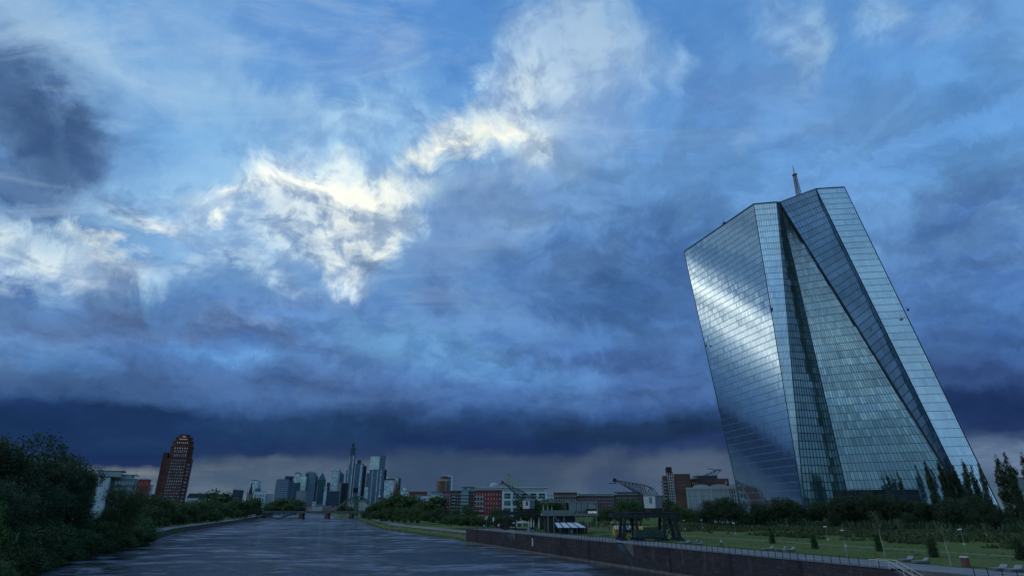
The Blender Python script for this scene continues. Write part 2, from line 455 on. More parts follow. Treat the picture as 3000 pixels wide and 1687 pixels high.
def build_world():
    t = NT
    L = t.links.new
    tc = N(t, 'ShaderNodeTexCoord')
    dirv = tc.outputs['Generated']
    sep = N(t, 'ShaderNodeSeparateXYZ'); L(dirv, sep.inputs[0])
    X, Y, Z = sep.outputs
    # where the sight line meets a flat cloud ceiling: gives the clouds their perspective
    zc = math_n(t, 'ADD', math_n(t, 'ABSOLUTE', Z), 0.16)
    comb = N(t, 'ShaderNodeCombineXYZ')
    L(math_n(t, 'DIVIDE', X, zc), comb.inputs[0]); L(math_n(t, 'DIVIDE', Y, zc), comb.inputs[1])
    comb.inputs[2].default_value = 0.37
    ceil = comb.outputs[0]
    # direction warped by noise
    el_raw = math_n(t, 'ARCSINE', Z)
    amp = maprange(t, el_raw, R(2), R(24), 0.05, 1.0)
    w1 = noise_n(t, ceil, 2.2, 6, .58, .3, 'Color')
    w2 = noise_n(t, dirv, 9.0, 8, .66, .5, 'Color')
    s1 = N(t, 'ShaderNodeSeparateXYZ'); L(w1, s1.inputs[0])
    s2 = N(t, 'ShaderNodeSeparateXYZ'); L(w2, s2.inputs[0])
    azr = math_n(t, 'ARCTAN2', X, Y)

    def warp(i):
        return math_n(t, 'ADD', math_n(t, 'MULTIPLY', math_n(t, 'SUBTRACT', s1.outputs[i], .5), R(4.5)),
                      math_n(t, 'MULTIPLY', math_n(t, 'SUBTRACT', s2.outputs[i], .5), R(10)))
    az = math_n(t, 'ADD', azr, math_n(t, 'MULTIPLY', warp(0), math_n(t, 'MAXIMUM', amp, .35)))
    el = math_n(t, 'ADD', el_raw, math_n(t, 'MULTIPLY', warp(1), math_n(t, 'MAXIMUM', amp, .16)))
    # fine cloud texture
    off = N(t, 'ShaderNodeVectorMath', operation='SCALE'); L(w2, off.inputs[0]); off.inputs['Scale'].default_value = .10
    wd_ = N(t, 'ShaderNodeVectorMath', operation='ADD'); L(dirv, wd_.inputs[0]); L(off.outputs[0], wd_.inputs[1]); wdir = wd_.outputs[0]
    f1 = noise_n(t, ceil, 6.0, 8, .6, .9)
    f2 = noise_n(t, wdir, 18.0, 6, .55, .2)
    puff = math_n(t, 'ABSOLUTE', math_n(t, 'SUBTRACT', noise_n(t, wdir, 11.0, 4, .5, .1), .5))
    puff = math_n(t, 'ADD', maprange(t, puff, 0.0, .17, -.16, .10), .5)        # rounded heads parted by creases
    fine = math_n(t, 'ADD', math_n(t, 'ADD', math_n(t, 'MULTIPLY', f1, .36), math_n(t, 'MULTIPLY', f2, .30)), math_n(t, 'MULTIPLY', puff, .34))
    fine = maprange(t, fine, .39, .54, 0.0, 1.0, 'SMOOTHSTEP')

    # high streaky veil over the blue, and broad dark and light rolls in the low bank
    rot = N(t, 'ShaderNodeMapping'); rot.inputs['Rotation'].default_value = (0, 0, R(-64)); rot.inputs['Scale'].default_value = (1.0, 3.4, 1)
    L(ceil, rot.inputs[0])
    veil = noise_n(t, rot.outputs[0], 1.7, 9, .62, .9)
    veil = math_n(t, 'MULTIPLY', maprange(t, veil, .46, .72, 0.0, 1.0, 'SMOOTHSTEP'), maprange(t, el_raw, R(15), R(26)))
    veil = math_n(t, 'MULTIPLY', veil, math_n(t, 'MAXIMUM', maprange(t, azr, R(2), R(-14)), math_n(t, 'MULTIPLY', maprange(t, el_raw, R(31), R(38)), .7)))
    rm = N(t, 'ShaderNodeMapping'); rm.inputs['Scale'].default_value = (1, 1, 2.6); L(wdir, rm.inputs[0])
    roll = noise_n(t, rm.outputs[0], 6.5, 8, .58, .35)
    roll = maprange(t, roll, .36, .64, -1.0, 1.0, 'SMOOTHSTEP')
    roll = math_n(t, 'MULTIPLY', roll, math_n(t, 'MULTIPLY', maprange(t, el_raw, R(4.5), R(8)), math_n(t, 'MAXIMUM', maprange(t, el_raw, R(22), R(14), 0.0, 1.0), math_n(t, 'MULTIPLY', maprange(t, azr, R(-12), R(4)), maprange(t, el_raw, R(46), R(28), 0.0, .85)))))
    roll = math_n(t, 'ADD', 1.0, math_n(t, 'MULTIPLY', roll, .20))

    def leaf(name, a, b, rows, azs=None):
        n = N(t, 'ShaderNodeGroup', node_tree=sky_leaf(name, a, b, rows))
        L(azs or az, n.inputs[0]); L(el, n.inputs[1]); L(fine, n.inputs[2]); L(veil, n.inputs[3]); L(roll, n.inputs[4])
        return n.outputs[0]

    def pick(test, lo, hi):
        m = N(t, 'ShaderNodeMixShader')
        L(test, m.inputs[0]); L(lo, m.inputs[1]); L(hi, m.inputs[2])
        return m.outputs[0]
    high = math_n(t, 'GREATER_THAN', el, R(14.4))
    cols = [pick(high, leaf('low_sky', a, a + 33, LOW), leaf('high_sky', a, a + 33, HIGH)) for a in (-66, -33, 0, 33)]
    west = pick(math_n(t, 'GREATER_THAN', az, R(-33)), cols[0], cols[1])
    east = pick(math_n(t, 'GREATER_THAN', az, R(33)), cols[2], cols[3])
    front = pick(math_n(t, 'GREATER_THAN', az, 0.0), west, east)
    azw = math_n(t, 'ADD', az, math_n(t, 'MULTIPLY', math_n(t, 'LESS_THAN', az, 0.0), 2 * math.pi))
    cover = pick(math_n(t, 'GREATER_THAN', math_n(t, 'ABSOLUTE', az), R(66)), front, leaf('back_sky', 66, 294, BACK, azw))
    sky = N(t, 'ShaderNodeTexSky', sky_type='NISHITA', sun_disc=False)
    sky.sun_elevation = SUN_EL
    sky.sun_rotation = SUN_AZ
    bgs = N(t, 'ShaderNodeBackground'); L(sky.outputs[0], bgs.inputs[0]); bgs.inputs[1].default_value = 0.05
    mx = N(t, 'ShaderNodeMixShader'); mx.inputs[0].default_value = 0.995
    L(bgs.outputs[0], mx.inputs[1]); L(cover, mx.inputs[2])
    out = N(t, 'ShaderNodeOutputWorld'); L(mx.outputs[0], out.inputs[0])


build_world()

# ================================================================== helpers
rnd = random.Random(7)
MATS = {}


def coords(t, kind='Object'):
    return N(t, 'ShaderNodeTexCoord').outputs[kind]


def mat(name, col, rough=.8, var=.25, scale=.6, metal=0.0, bump=0.0, bscale=None, spec=.3, col2=None, emit=None, rand=0.0,
        stretch=None):
    """plain surface with worn, uneven colour (noise in object space)"""
    if name in MATS:
        return MATS[name]
    m = bpy.data.materials.new(name); m.use_nodes = True
    t = m.node_tree; L = t.links.new
    b = t.nodes['Principled BSDF']
    v = coords(t)
    if stretch:
        mp = N(t, 'ShaderNodeMapping'); mp.inputs['Scale'].default_value = stretch; L(v, mp.inputs[0]); v = mp.outputs[0]
    n = noise_n(t, v, scale, 6, .6)
    c2 = col2 or tuple(c * (1 - var) for c in col)
    f = maprange(t, n, .35, .65)
    c = mixc(t, f, tuple(min(1, q * (1 + var * .5)) for q in col), c2)
    if rand:
        oi = N(t, 'ShaderNodeObjectInfo')
        hv = N(t, 'ShaderNodeHueSaturation')
        L(maprange(t, oi.outputs['Random'], 0, 1, 1 - rand, 1 + rand), hv.inputs['Value']); L(c, hv.inputs['Color'])
        c = hv.outputs[0]
    L(c, b.inputs['Base Color'])
    b.inputs['Roughness'].default_value = rough
    b.inputs['Metallic'].default_value = metal
    b.inputs['Specular IOR Level'].default_value = spec
    if bump:
        bn = N(t, 'ShaderNodeBump'); bn.inputs['Strength'].default_value = bump; bn.inputs['Distance'].default_value = .1
        L(noise_n(t, v, bscale or scale * 4, 6, .65), bn.inputs['Height']); L(bn.outputs[0], b.inputs['Normal'])
    if emit:
        b.inputs['Emission Color'].default_value = (*emit[:3], 1); b.inputs['Emission Strength'].default_value = emit[3]
    MATS[name] = m
    return m


def glass_mat(name, tint=(.02, .03, .04), rough=.08, refl=.5, panel=False, var=.3, see=0.0):
    """window glass: mirror layer over a dark room, each pane a little different"""
    if name in MATS:
        return MATS[name]
    m = bpy.data.materials.new(name); m.use_nodes = True
    t = m.node_tree; L = t.links.new
    t.nodes.clear()
    out = N(t, 'ShaderNodeOutputMaterial')
    dif = N(t, 'ShaderNodeBsdfDiffuse'); glo = N(t, 'ShaderNodeBsdfGlossy'); glo.inputs['Roughness'].default_value = rough
    if panel:
        at_ = N(t, 'ShaderNodeAttribute'); at_.attribute_name = 'pane'; r = at_.outputs['Fac']
    else:
        r = N(t, 'ShaderNodeObjectInfo').outputs['Random']
    c = mixc(t, r, tuple(q * (1 - var) for q in tint), tuple(min(1, q * (1 + 3 * var)) for q in tint))
    L(c, dif.inputs[0])
    glo.inputs[0].default_value = (.80, .94, 1.0, 1)
    fr = N(t, 'ShaderNodeFresnel'); fr.inputs[0].default_value = 1.5
    f = math_n(t, 'ADD', math_n(t, 'MULTIPLY', fr.outputs[0], 1 - refl), refl)
    f = math_n(t, 'MULTIPLY', f, maprange(t, r, 0, 1, 1 - var * .7, 1.0))
    mx = N(t, 'ShaderNodeMixShader'); L(f, mx.inputs[0]); L(glo.outputs[0], mx.inputs[2])
    if see:
        tr = N(t, 'ShaderNodeBsdfTransparent'); tr.inputs[0].default_value = (.72, .86, .88, 1)
        m2 = N(t, 'ShaderNodeMixShader'); m2.inputs[0].default_value = see
        L(dif.outputs[0], m2.inputs[1]); L(tr.outputs[0], m2.inputs[2]); L(m2.outputs[0], mx.inputs[1])
    else:
        L(dif.outputs[0], mx.inputs[1])
    L(mx.outputs[0], out.inputs[0])
    MATS[name] = m
    return m


def facade_mat(name, wall, glass, fh=3.6, cw=2.6, fz=.55, fx=.6, rough=.25, refl=.35, wall_rough=.7):
    """storeys of windows on a tower too far off to build pane by pane (object space, metres)"""
    if name in MATS:
        return MATS[name]
    m = bpy.data.materials.new(name); m.use_nodes = True
    t = m.node_tree; L = t.links.new
    b = t.nodes['Principled BSDF']
    s = N(t, 'ShaderNodeSeparateXYZ'); L(coords(t), s.inputs[0])
    u = math_n(t, 'ADD', math_n(t, 'ADD', s.outputs[0], s.outputs[1]), 500.0)
    zz = math_n(t, 'ADD', s.outputs[2], 50.0)
    fu = math_n(t, 'FRACT', math_n(t, 'DIVIDE', u, cw)); fv = math_n(t, 'FRACT', math_n(t, 'DIVIDE', zz, fh))
    w = math_n(t, 'MULTIPLY', math_n(t, 'LESS_THAN', fu, fx), math_n(t, 'LESS_THAN', fv, fz))
    cell = N(t, 'ShaderNodeCombineXYZ')
    L(math_n(t, 'FLOOR', math_n(t, 'DIVIDE', u, cw)), cell.inputs[0]); L(math_n(t, 'FLOOR', math_n(t, 'DIVIDE', zz, fh)), cell.inputs[1])
    wn = N(t, 'ShaderNodeTexWhiteNoise'); L(cell.outputs[0], wn.inputs[0])
    g = mixc(t, wn.outputs[0], tuple(q * .55 for q in glass), tuple(min(1, q * 1.7) for q in glass))
    big = noise_n(t, coords(t), .03, 4, .6)
    c = mixc(t, w, wall, g)
    c = mixc(t, maprange(t, big, .3, .7, 0, .35), c, tuple(q * .5 for q in wall))
    L(c, b.inputs['Base Color'])
    L(maprange(t, w, 0, 1, wall_rough, rough), b.inputs['Roughness'])
    L(maprange(t, w, 0, 1, .2, refl * 2), b.inputs['Specular IOR Level'])
    L(maprange(t, w, 0, 1, 0, refl), b.inputs['Metallic'])
    MATS[name] = m
    return m


class MB:
    """collects boxes, bars, tubes and faces; build() links them as one mesh object"""

    def __init__(s):
        s.v = []; s.f = []; s.mi = []; s.attr = []

    def face(s, pts, mi=0, a=0.0):
        k = len(s.v)
        s.v += [tuple(p) for p in pts]; s.f.append(tuple(range(k, k + len(pts)))); s.mi.append(mi); s.attr.append(a)
        return s

    def hexa(s, p, mi=0):
        """8 points: bottom ring 0-3 counter-clockwise, top ring 4-7"""
        k = len(s.v); s.v += [tuple(q) for q in p]
        for f in ((3, 2, 1, 0), (4, 5, 6, 7), (0, 1, 5, 4), (1, 2, 6, 5), (2, 3, 7, 6), (3, 0, 4, 7)):
            s.f.append(tuple(k + i for i in f)); s.mi.append(mi); s.attr.append(0.0)
        return s

    def box(s, x0, x1, y0, y1, z0, z1, mi=0):
        return s.hexa([(x0, y0, z0), (x1, y0, z0), (x1, y1, z0), (x0, y1, z0),
                       (x0, y0, z1), (x1, y0, z1), (x1, y1, z1), (x0, y1, z1)], mi)

    def prism(s, ring, z0, z1, top=None, mi=0):
        """vertical prism over a ring of (x, y); top: second ring"""
        n = len(ring); k = len(s.v); top = top or ring
        s.v += [(x, y, z0) for x, y in ring] + [(x, y, z1) for x, y in top]
        s.f.append(tuple(k + n + i for i in range(n))); s.f.append(tuple(k + n - 1 - i for i in range(n)))
        for i in range(n):
            j = (i + 1) % n
            s.f.append((k + i, k + j, k + n + j, k + n + i))
        s.mi += [mi] * (n + 2); s.attr += [0.0] * (n + 2)
        return s

    def cone(s, ring, z0, z1, apex=None, mi=0):
        n = len(ring); k = len(s.v)
        ax = apex or (sum(p[0] for p in ring) / n, sum(p[1] for p in ring) / n)
        s.v += [(x, y, z0) for x, y in ring] + [(ax[0], ax[1], z1)]
        for i in range(n):
            s.f.append((k + i, k + (i + 1) % n, k + n))
        s.f.append(tuple(k + n - 1 - i for i in range(n)))
        s.mi += [mi] * (n + 1); s.attr += [0.0] * (n + 1)
        return s

    def tube(s, a, b, r0, r1=None, n=6, mi=0):
        a = Vector(a); b = Vector(b); r1 = r0 if r1 is None else r1
        d = (b - a).normalized()
        u = d.cross(Vector((0, 0, 1)) if abs(d.z) < .95 else Vector((1, 0, 0))).normalized(); w = d.cross(u)
        k = len(s.v)
        for c, r in ((a, r0), (b, r1)):
            for i in range(n):
                t = 2 * math.pi * i / n
                s.v.append(tuple(c + (u * math.cos(t) + w * math.sin(t)) * r))
        for i in range(n):
            j = (i + 1) % n
            s.f.append((k + j, k + i, k + n + i, k + n + j))
        s.f.append(tuple(k + i for i in range(n))); s.f.append(tuple(k + n + n - 1 - i for i in range(n)))
        s.mi += [mi] * (n + 2); s.attr += [0.0] * (n + 2)
        return s

    def mesh(s, name, mats, smooth=False, attr=None):
        me = bpy.data.meshes.new(name)
        me.from_pydata(s.v, [], s.f)
        for m in (mats if isinstance(mats, (list, tuple)) else [mats]):
            me.materials.append(m)
        me.polygons.foreach_set('material_index', s.mi)
        if smooth:
            me.polygons.foreach_set('use_smooth', [True] * len(s.f))
        if attr:
            at_ = me.attributes.new(attr, 'FLOAT', 'FACE'); at_.data.foreach_set('value', s.attr)
        me.update()
        return me

    def build(s, name, mats, parent=None, loc=(0, 0, 0), rz=0, **kw):
        o = bpy.data.objects.new(name, s.mesh(name, mats, **kw))
        C.objects.link(o); o.location = loc; o.rotation_euler.z = rz
        if parent:
            o.parent = parent
        return o


def ring(r, n, ry=None, cx=0, cy=0, ph=0.0):
    ry = ry or r
    return [(cx + r * math.cos(ph + 2 * math.pi * i / n), cy + ry * math.sin(ph + 2 * math.pi * i / n)) for i in range(n)]


def tag(o, label=None, cat=None, group=None, kind=None):
    if label: o['label'] = label
    if cat: o['category'] = cat
    if group: o['group'] = group
    if kind: o['kind'] = kind
    return o


def empty(name, loc, label, cat, group=None, rz=0.0):
    o = bpy.data.objects.new(name, None); C.objects.link(o)
    o.empty_display_size = .5
    o.location = loc; o.rotation_euler.z = rz
    return tag(o, label, cat, group)


KIDS = {}


def children(o):
    return [c for c in bpy.data.objects if c.parent is o] if o not in KIDS else KIDS[o]


def copy_tree(o, loc, label, rz=0.0, scale=None, group=None, kids=None):
    c = o.copy(); C.objects.link(c)
    c.location = loc; c.rotation_euler.z = rz
    if scale is not None: c.scale = scale if isinstance(scale, (tuple, list)) else (scale,) * 3
    c['label'] = label
    if group: c['group'] = group
    for ch in (kids if kids is not None else list(o.children)):
        d = ch.copy(); C.objects.link(d); d.parent = c
        for g in ch.children:
            e = g.copy(); C.objects.link(e); e.parent = d
    return c


# ------------------------------------------------------------------ shared materials
M_dark = mat('dark_steel', (.035, .038, .042), .55, .4, 1.2, metal=.3)
M_steel = mat('grey_steel', (.22, .24, .26), .5, .25, 1.0, metal=.4)
M_white = mat('white_paint', (.62, .64, .66), .6, .12, .5)
M_conc = mat('concrete', (.26, .26, .26), .9, .25, .5, bump=.3)
M_concd = mat('dark_concrete', (.14, .14, .145), .9, .35, .4, bump=.3)
M_brick = mat('brown_brick', (.16, .075, .06), .9, .3, .4)
M_redb = mat('red_render', (.30, .045, .045), .85, .2, .3)
M_winD = glass_mat('window_glass', (.02, .026, .03), .1, .30)
M_winP = mat('pale_reflection_pane', (.30, .31, .32), .4, .3, .4, spec=.6, rand=.5)  # sky mirrored in the panes painted as a pale colour, some panes curtained
M_bark = mat('bark', (.10, .085, .07), .95, .4, 3, bump=.5)
M_barkp = mat('pale_bark', (.36, .34, .30), .9, .35, 4)
M_roofd = mat('dark_roof', (.035, .037, .045), .7, .3, .5)
M_yellow = mat('yellow_paint', (.60, .33, .04), .55, .2, .8)
M_green = mat('green_paint', (.03, .07, .06), .6, .3, 1)


def foliage(name, col, var=.45):
    if name in MATS: return MATS[name]
    m = bpy.data.materials.new(name); m.use_nodes = True
    t = m.node_tree; L = t.links.new
    b = t.nodes['Principled BSDF']
    v = coords(t)
    n1 = noise_n(t, v, 7.0, 5, .6)
    a = N(t, 'ShaderNodeAttribute'); a.attribute_name = 'pane'
    oi = N(t, 'ShaderNodeObjectInfo')
    c = mixc(t, maprange(t, n1, .35, .65), tuple(q * (1 - var) for q in col), tuple(q * (1 + var) for q in col))
    hv = N(t, 'ShaderNodeHueSaturation')
    L(c, hv.inputs['Color'])
    L(math_n(t, 'MULTIPLY', maprange(t, a.outputs['Fac'], 0, 1, .6, 1.5), maprange(t, oi.outputs['Random'], 0, 1, .75, 1.25)), hv.inputs['Value'])
    L(maprange(t, oi.outputs['Random'], 0, 1, .485, .515), hv.inputs['Hue'])
    L(hv.outputs[0], b.inputs['Base Color'])
    b.inputs['Roughness'].default_value = .7; b.inputs['Specular IOR Level'].default_value = .25
    tr = N(t, 'ShaderNodeBsdfTranslucent'); L(hv.outputs[0], tr.inputs[0])
    mx = N(t, 'ShaderNodeMixShader'); mx.inputs[0].default_value = .25
    L(b.outputs[0], mx.inputs[1]); L(tr.outputs[0], mx.inputs[2])
    L(mx.outputs[0], t.nodes['Material Output'].inputs[0])
    MATS[name] = m
    return m


F_dark = foliage('foliage_dark', (.040, .066, .030))
F_mid = foliage('foliage_mid', (.060, .098, .034))
F_lit = foliage('foliage_light', (.095, .150, .045))
F_dry = foliage('foliage_olive', (.085, .100, .040))

# ================================================================== river, ground, quays
def interp(tab, y):
    return float(np.interp(y, [a[1] for a in tab], [a[0] for a in tab]))


WALL_END = 248.0
R_SHORE = [(121, -80), (51, 85), (-18.3, 248), (-24, 270), (-83, 397), (-191, 756), (-300, 1050), (-470, 1500), (-640, 1950), (-780, 2400)]
L_SHORE = [(14, -120), (-41, 0), (-84, 100), (-110, 150), (-141, 241), (-168, 303), (-235, 515), (-345, 833), (-436, 1106), (-640, 1600),
           (-760, 1950), (-782, 2400)]


def wallX(Y):
    return 51 - .425 * (Y - 85)


def z_right(d, Y):
    hi = float(np.interp(d, [0, 58, 72, 100, 400], [4.9, 5.0, 6.2, 6.6, 7.0]))
    lo = float(np.interp(d, [0, 5, 12, 60, 200], [1.0, 2.0, 2.3, 3.6, 5.5]))
    return hi if Y <= WALL_END else lo


def z_left(d, Y):
    return float(np.interp(d, [0, 12, 60], [3.2, 3.3, 4.6])) if Y > 232 else float(np.interp(d, [0, 6, 14, 60], [.2, 1.6, 3.2, 4.6]))


def ground_mat():
    m = bpy.data.materials.new('grass_ground'); m.use_nodes = True
    t = m.node_tree; L = t.links.new; b = t.nodes['Principled BSDF']
    v = coords(t)
    n1 = noise_n(t, v, .05, 6, .6); n2 = noise_n(t, v, .9, 6, .7)
    c = mixc(t, maprange(t, n1, .4, .6), (.088, .128, .030), (.120, .140, .042))
    c = mixc(t, maprange(t, n2, .3, .7, 0, .6), c, (.062, .092, .026))
    L(c, b.inputs['Base Color']); b.inputs['Roughness'].default_value = .95; b.inputs['Specular IOR Level'].default_value = .1
    bn = N(t, 'ShaderNodeBump'); bn.inputs['Strength'].default_value = .6; bn.inputs['Distance'].default_value = .15
    L(noise_n(t, v, 3.0, 6, .7), bn.inputs['Height']); L(bn.outputs[0], b.inputs['Normal'])
    return m


def land():
    mb = MB()
    ys = [-120, -60, 0, 40, 85, 120, 160, 200, 231.9, 232.1, 247.95, 248.05, 256, 270, 300, 350, 397, 460, 515, 600, 700, 756, 833, 950, 1050, 1106,
          1300, 1500, 1600, 1950, 2400]
    for shore, zf, sg in ((R_SHORE, z_right, 1), (L_SHORE, z_left, -1)):
        ds = [0, 3, 6, 12, 22, 40, 58, 65, 72, 85, 100, 140, 200, 400, 1200, 4000, 12000]
        P = [[(interp(shore, y) + sg * (d if d or sg < 0 or y > WALL_END else 1.85), y, zf(d, y)) for d in ds] for y in ys]
        for i in range(len(ys) - 1):
            for j in range(len(ds) - 1):
                q = [P[i][j], P[i][j + 1], P[i + 1][j + 1], P[i + 1][j]]
                mb.face(q if sg > 0 else q[::-1])
        # bank face down to the river bed
        for i in range(len(ys) - 1):
            a, b = P[i][0], P[i + 1][0]
            q = [(a[0], a[1], -2), (a[0], a[1], a[2]), (b[0], b[1], b[2]), (b[0], b[1], -2)]
            mb.face(q if sg > 0 else q[::-1])
    mb.face([(-13000, 2400, 4.5), (13000, 2400, 4.5), (13000, 15000, 4.5), (-13000, 15000, 4.5)])
    mb.face([(-782, 2400, -2), (-780, 2400, -2), (-780, 2400, 4.5), (-782, 2400, 4.5)])
    return mb.build('ground', ground_mat())


tag(land(), kind='structure')


def water_mat():
    m = bpy.data.materials.new('river_water'); m.use_nodes = True
    t = m.node_tree; L = t.links.new; b = t.nodes['Principled BSDF']
    v = coords(t)
    mp = N(t, 'ShaderNodeMapping'); mp.inputs['Rotation'].default_value = (0, 0, R(8)); mp.inputs['Scale'].default_value = (.8, 1.25, 1)
    L(v, mp.inputs[0])
    big = noise_n(t, mp.outputs[0], .034, 7, .62, 1.6)        # calm and ruffled patches
    mid = noise_n(t, v, .0065, 3, .5)
    big = math_n(t, 'ADD', big, math_n(t, 'MULTIPLY', math_n(t, 'SUBTRACT', noise_n(t, mp.outputs[0], .16, 5, .65, .8), .5), .55))
    big = math_n(t, 'ADD', big, math_n(t, 'MULTIPLY', math_n(t, 'SUBTRACT', mid, .5), .25))
    rip = noise_n(t, v, .8, 6, .72, .3)
    wav = noise_n(t, mp.outputs[0], .35, 4, .6, .4)
    patch = maprange(t, big, .44, .62, 0.0, 1.0, 'SMOOTHSTEP')
    L(mixc(t, patch, (.012, .020, .026), (.150, .180, .225)), b.inputs['Base Color'])  # murky water; ruffled patches painted paler for the brighter sky they mirror
    b.inputs['IOR'].default_value = 1.333
    L(maprange(t, patch, 0, 1, .12, .26), b.inputs['Roughness'])
    h = math_n(t, 'ADD', math_n(t, 'MULTIPLY', rip, .42), math_n(t, 'MULTIPLY', wav, .95))
    h = math_n(t, 'MULTIPLY', h, maprange(t, patch, 0, 1, .13, 1.25))
    bn = N(t, 'ShaderNodeBump'); bn.inputs['Strength'].default_value = 1.0; bn.inputs['Distance'].default_value = 1.0
    L(h, bn.inputs['Height']); L(bn.outputs[0], b.inputs['Normal'])
    return m


w = MB(); w.face([(-2500, -400, 0), (2500, -400, 0), (2500, 3000, 0), (-2500, 3000, 0)])
tag(w.build('river', water_mat()), kind='structure')

M_path = mat('path_paving', (.185, .19, .195), .9, .2, .25, bump=.2)
M_grav = mat('gravel_path', (.20, .19, .17), .95, .25, .3)


def strip(name, shore, zf, sg, d0, d1, ys, m, lift=.004):
    mb = MB()
    for i in range(len(ys) - 1):
        q = []
        for (d, y) in ((d0, ys[i]), (d1, ys[i]), (d1, ys[i + 1]), (d0, ys[i + 1])):
            q.append((interp(shore, y) + sg * d, y, zf(d, y) + lift))
        mb.face(q if sg > 0 else q[::-1])
    return tag(mb.build(name, m), kind='structure')


strip('promenade', R_SHORE, z_right, 1, 1.9, 11.5, [-60, 0, 40, 85, 120, 160, 200, 231.9, 247.5], M_path, .02)
strip('lawn_path', R_SHORE, z_right, 1, 41, 43.6, [-60, 0, 40, 85, 120, 160, 200], mat('mown_grass', (.19, .185, .10), .95, .3, .8), .03)
strip('riverside_path', R_SHORE, z_right, 1, 6.2, 15, [256, 270, 300, 350, 397, 460, 515, 600, 700, 756, 833, 950, 1050], M_grav, .25)
strip('riverside_path', L_SHORE, z_left, -1, .7, 9, [233, 241, 303, 400, 515, 600, 700, 833, 950, 1106], M_path, .05)
strip('garden_path', R_SHORE, z_right, 1, 42, 47, [300, 350, 397, 460, 515], M_grav, .5)


# ---- the high quay wall with its stair recesses
def quay_mat():
    m = bpy.data.materials.new('quay_stone'); m.use_nodes = True
    t = m.node_tree; L = t.links.new; b = t.nodes['Principled BSDF']
    v = coords(t); s = N(t, 'ShaderNodeSeparateXYZ'); L(v, s.inputs[0])
    cb = N(t, 'ShaderNodeCombineXYZ'); L(s.outputs[1], cb.inputs[0]); L(s.outputs[2], cb.inputs[1])
    br = N(t, 'ShaderNodeTexBrick'); L(cb.outputs[0], br.inputs[0])
    br.inputs['Scale'].default_value = 1.0; br.inputs['Brick Width'].default_value = 1.25; br.inputs['Row Height'].default_value = .48
    br.inputs['Mortar Size'].default_value = .035; br.inputs['Mortar Smooth'].default_value = .4; br.inputs['Bias'].default_value = -.2
    br.inputs['Color1'].default_value = (.040, .036, .044, 1); br.inputs['Color2'].default_value = (.066, .056, .062, 1); br.inputs['Mortar'].default_value = (.028, .027, .032, 1)
    mp = N(t, 'ShaderNodeMapping'); mp.inputs['Scale'].default_value = (1, 1.2, .12); L(v, mp.inputs[0])
    st = noise_n(t, mp.outputs[0], .8, 6, .7)                  # rain and lime streaks running down
    c = mixc(t, maprange(t, st, .56, .74, 0, .75), br.outputs[0], (.115, .110, .112))
    c = mixc(t, maprange(t, noise_n(t, v, .22, 5, .6), .45, .7, 0, .7), c, (.022, .024, .028))
    c = mixc(t, maprange(t, s.outputs[2], 1.3, .3, 0, .6), c, (.030, .036, .026))   # algae above the water line
    L(c, b.inputs['Base Color']); b.inputs['Roughness'].default_value = .9; b.inputs['Specular IOR Level'].default_value = .2
    bn = N(t, 'ShaderNodeBump'); bn.inputs['Strength'].default_value = .7; bn.inputs['Distance'].default_value = .12
    h = math_n(t, 'ADD', math_n(t, 'MULTIPLY', br.outputs[1], -.6), noise_n(t, v, 2.4, 6, .7))
    L(h, bn.inputs['Height']); L(bn.outputs[0], b.inputs['Normal'])
    return m


M_quay = quay_mat()
M_quayl = mat('stair_recess_concrete', (.125, .13, .13), .9, .35, .6, bump=.4)
M_cap = mat('quay_capstone', (.12, .12, .125), .85, .4, 1.0, bump=.4)


def wp(Y, z, out=0.0):
    """point on the river face of the quay; out = metres towards the river"""
    n = Vector((-1, -.425, 0)).normalized()
    return (wallX(Y) + n.x * out, Y + n.y * out, z)


NOTCH = [(209.4, 202.3), (146.2, 140.1), (84.5, 76.0)]
ZT = 4.9


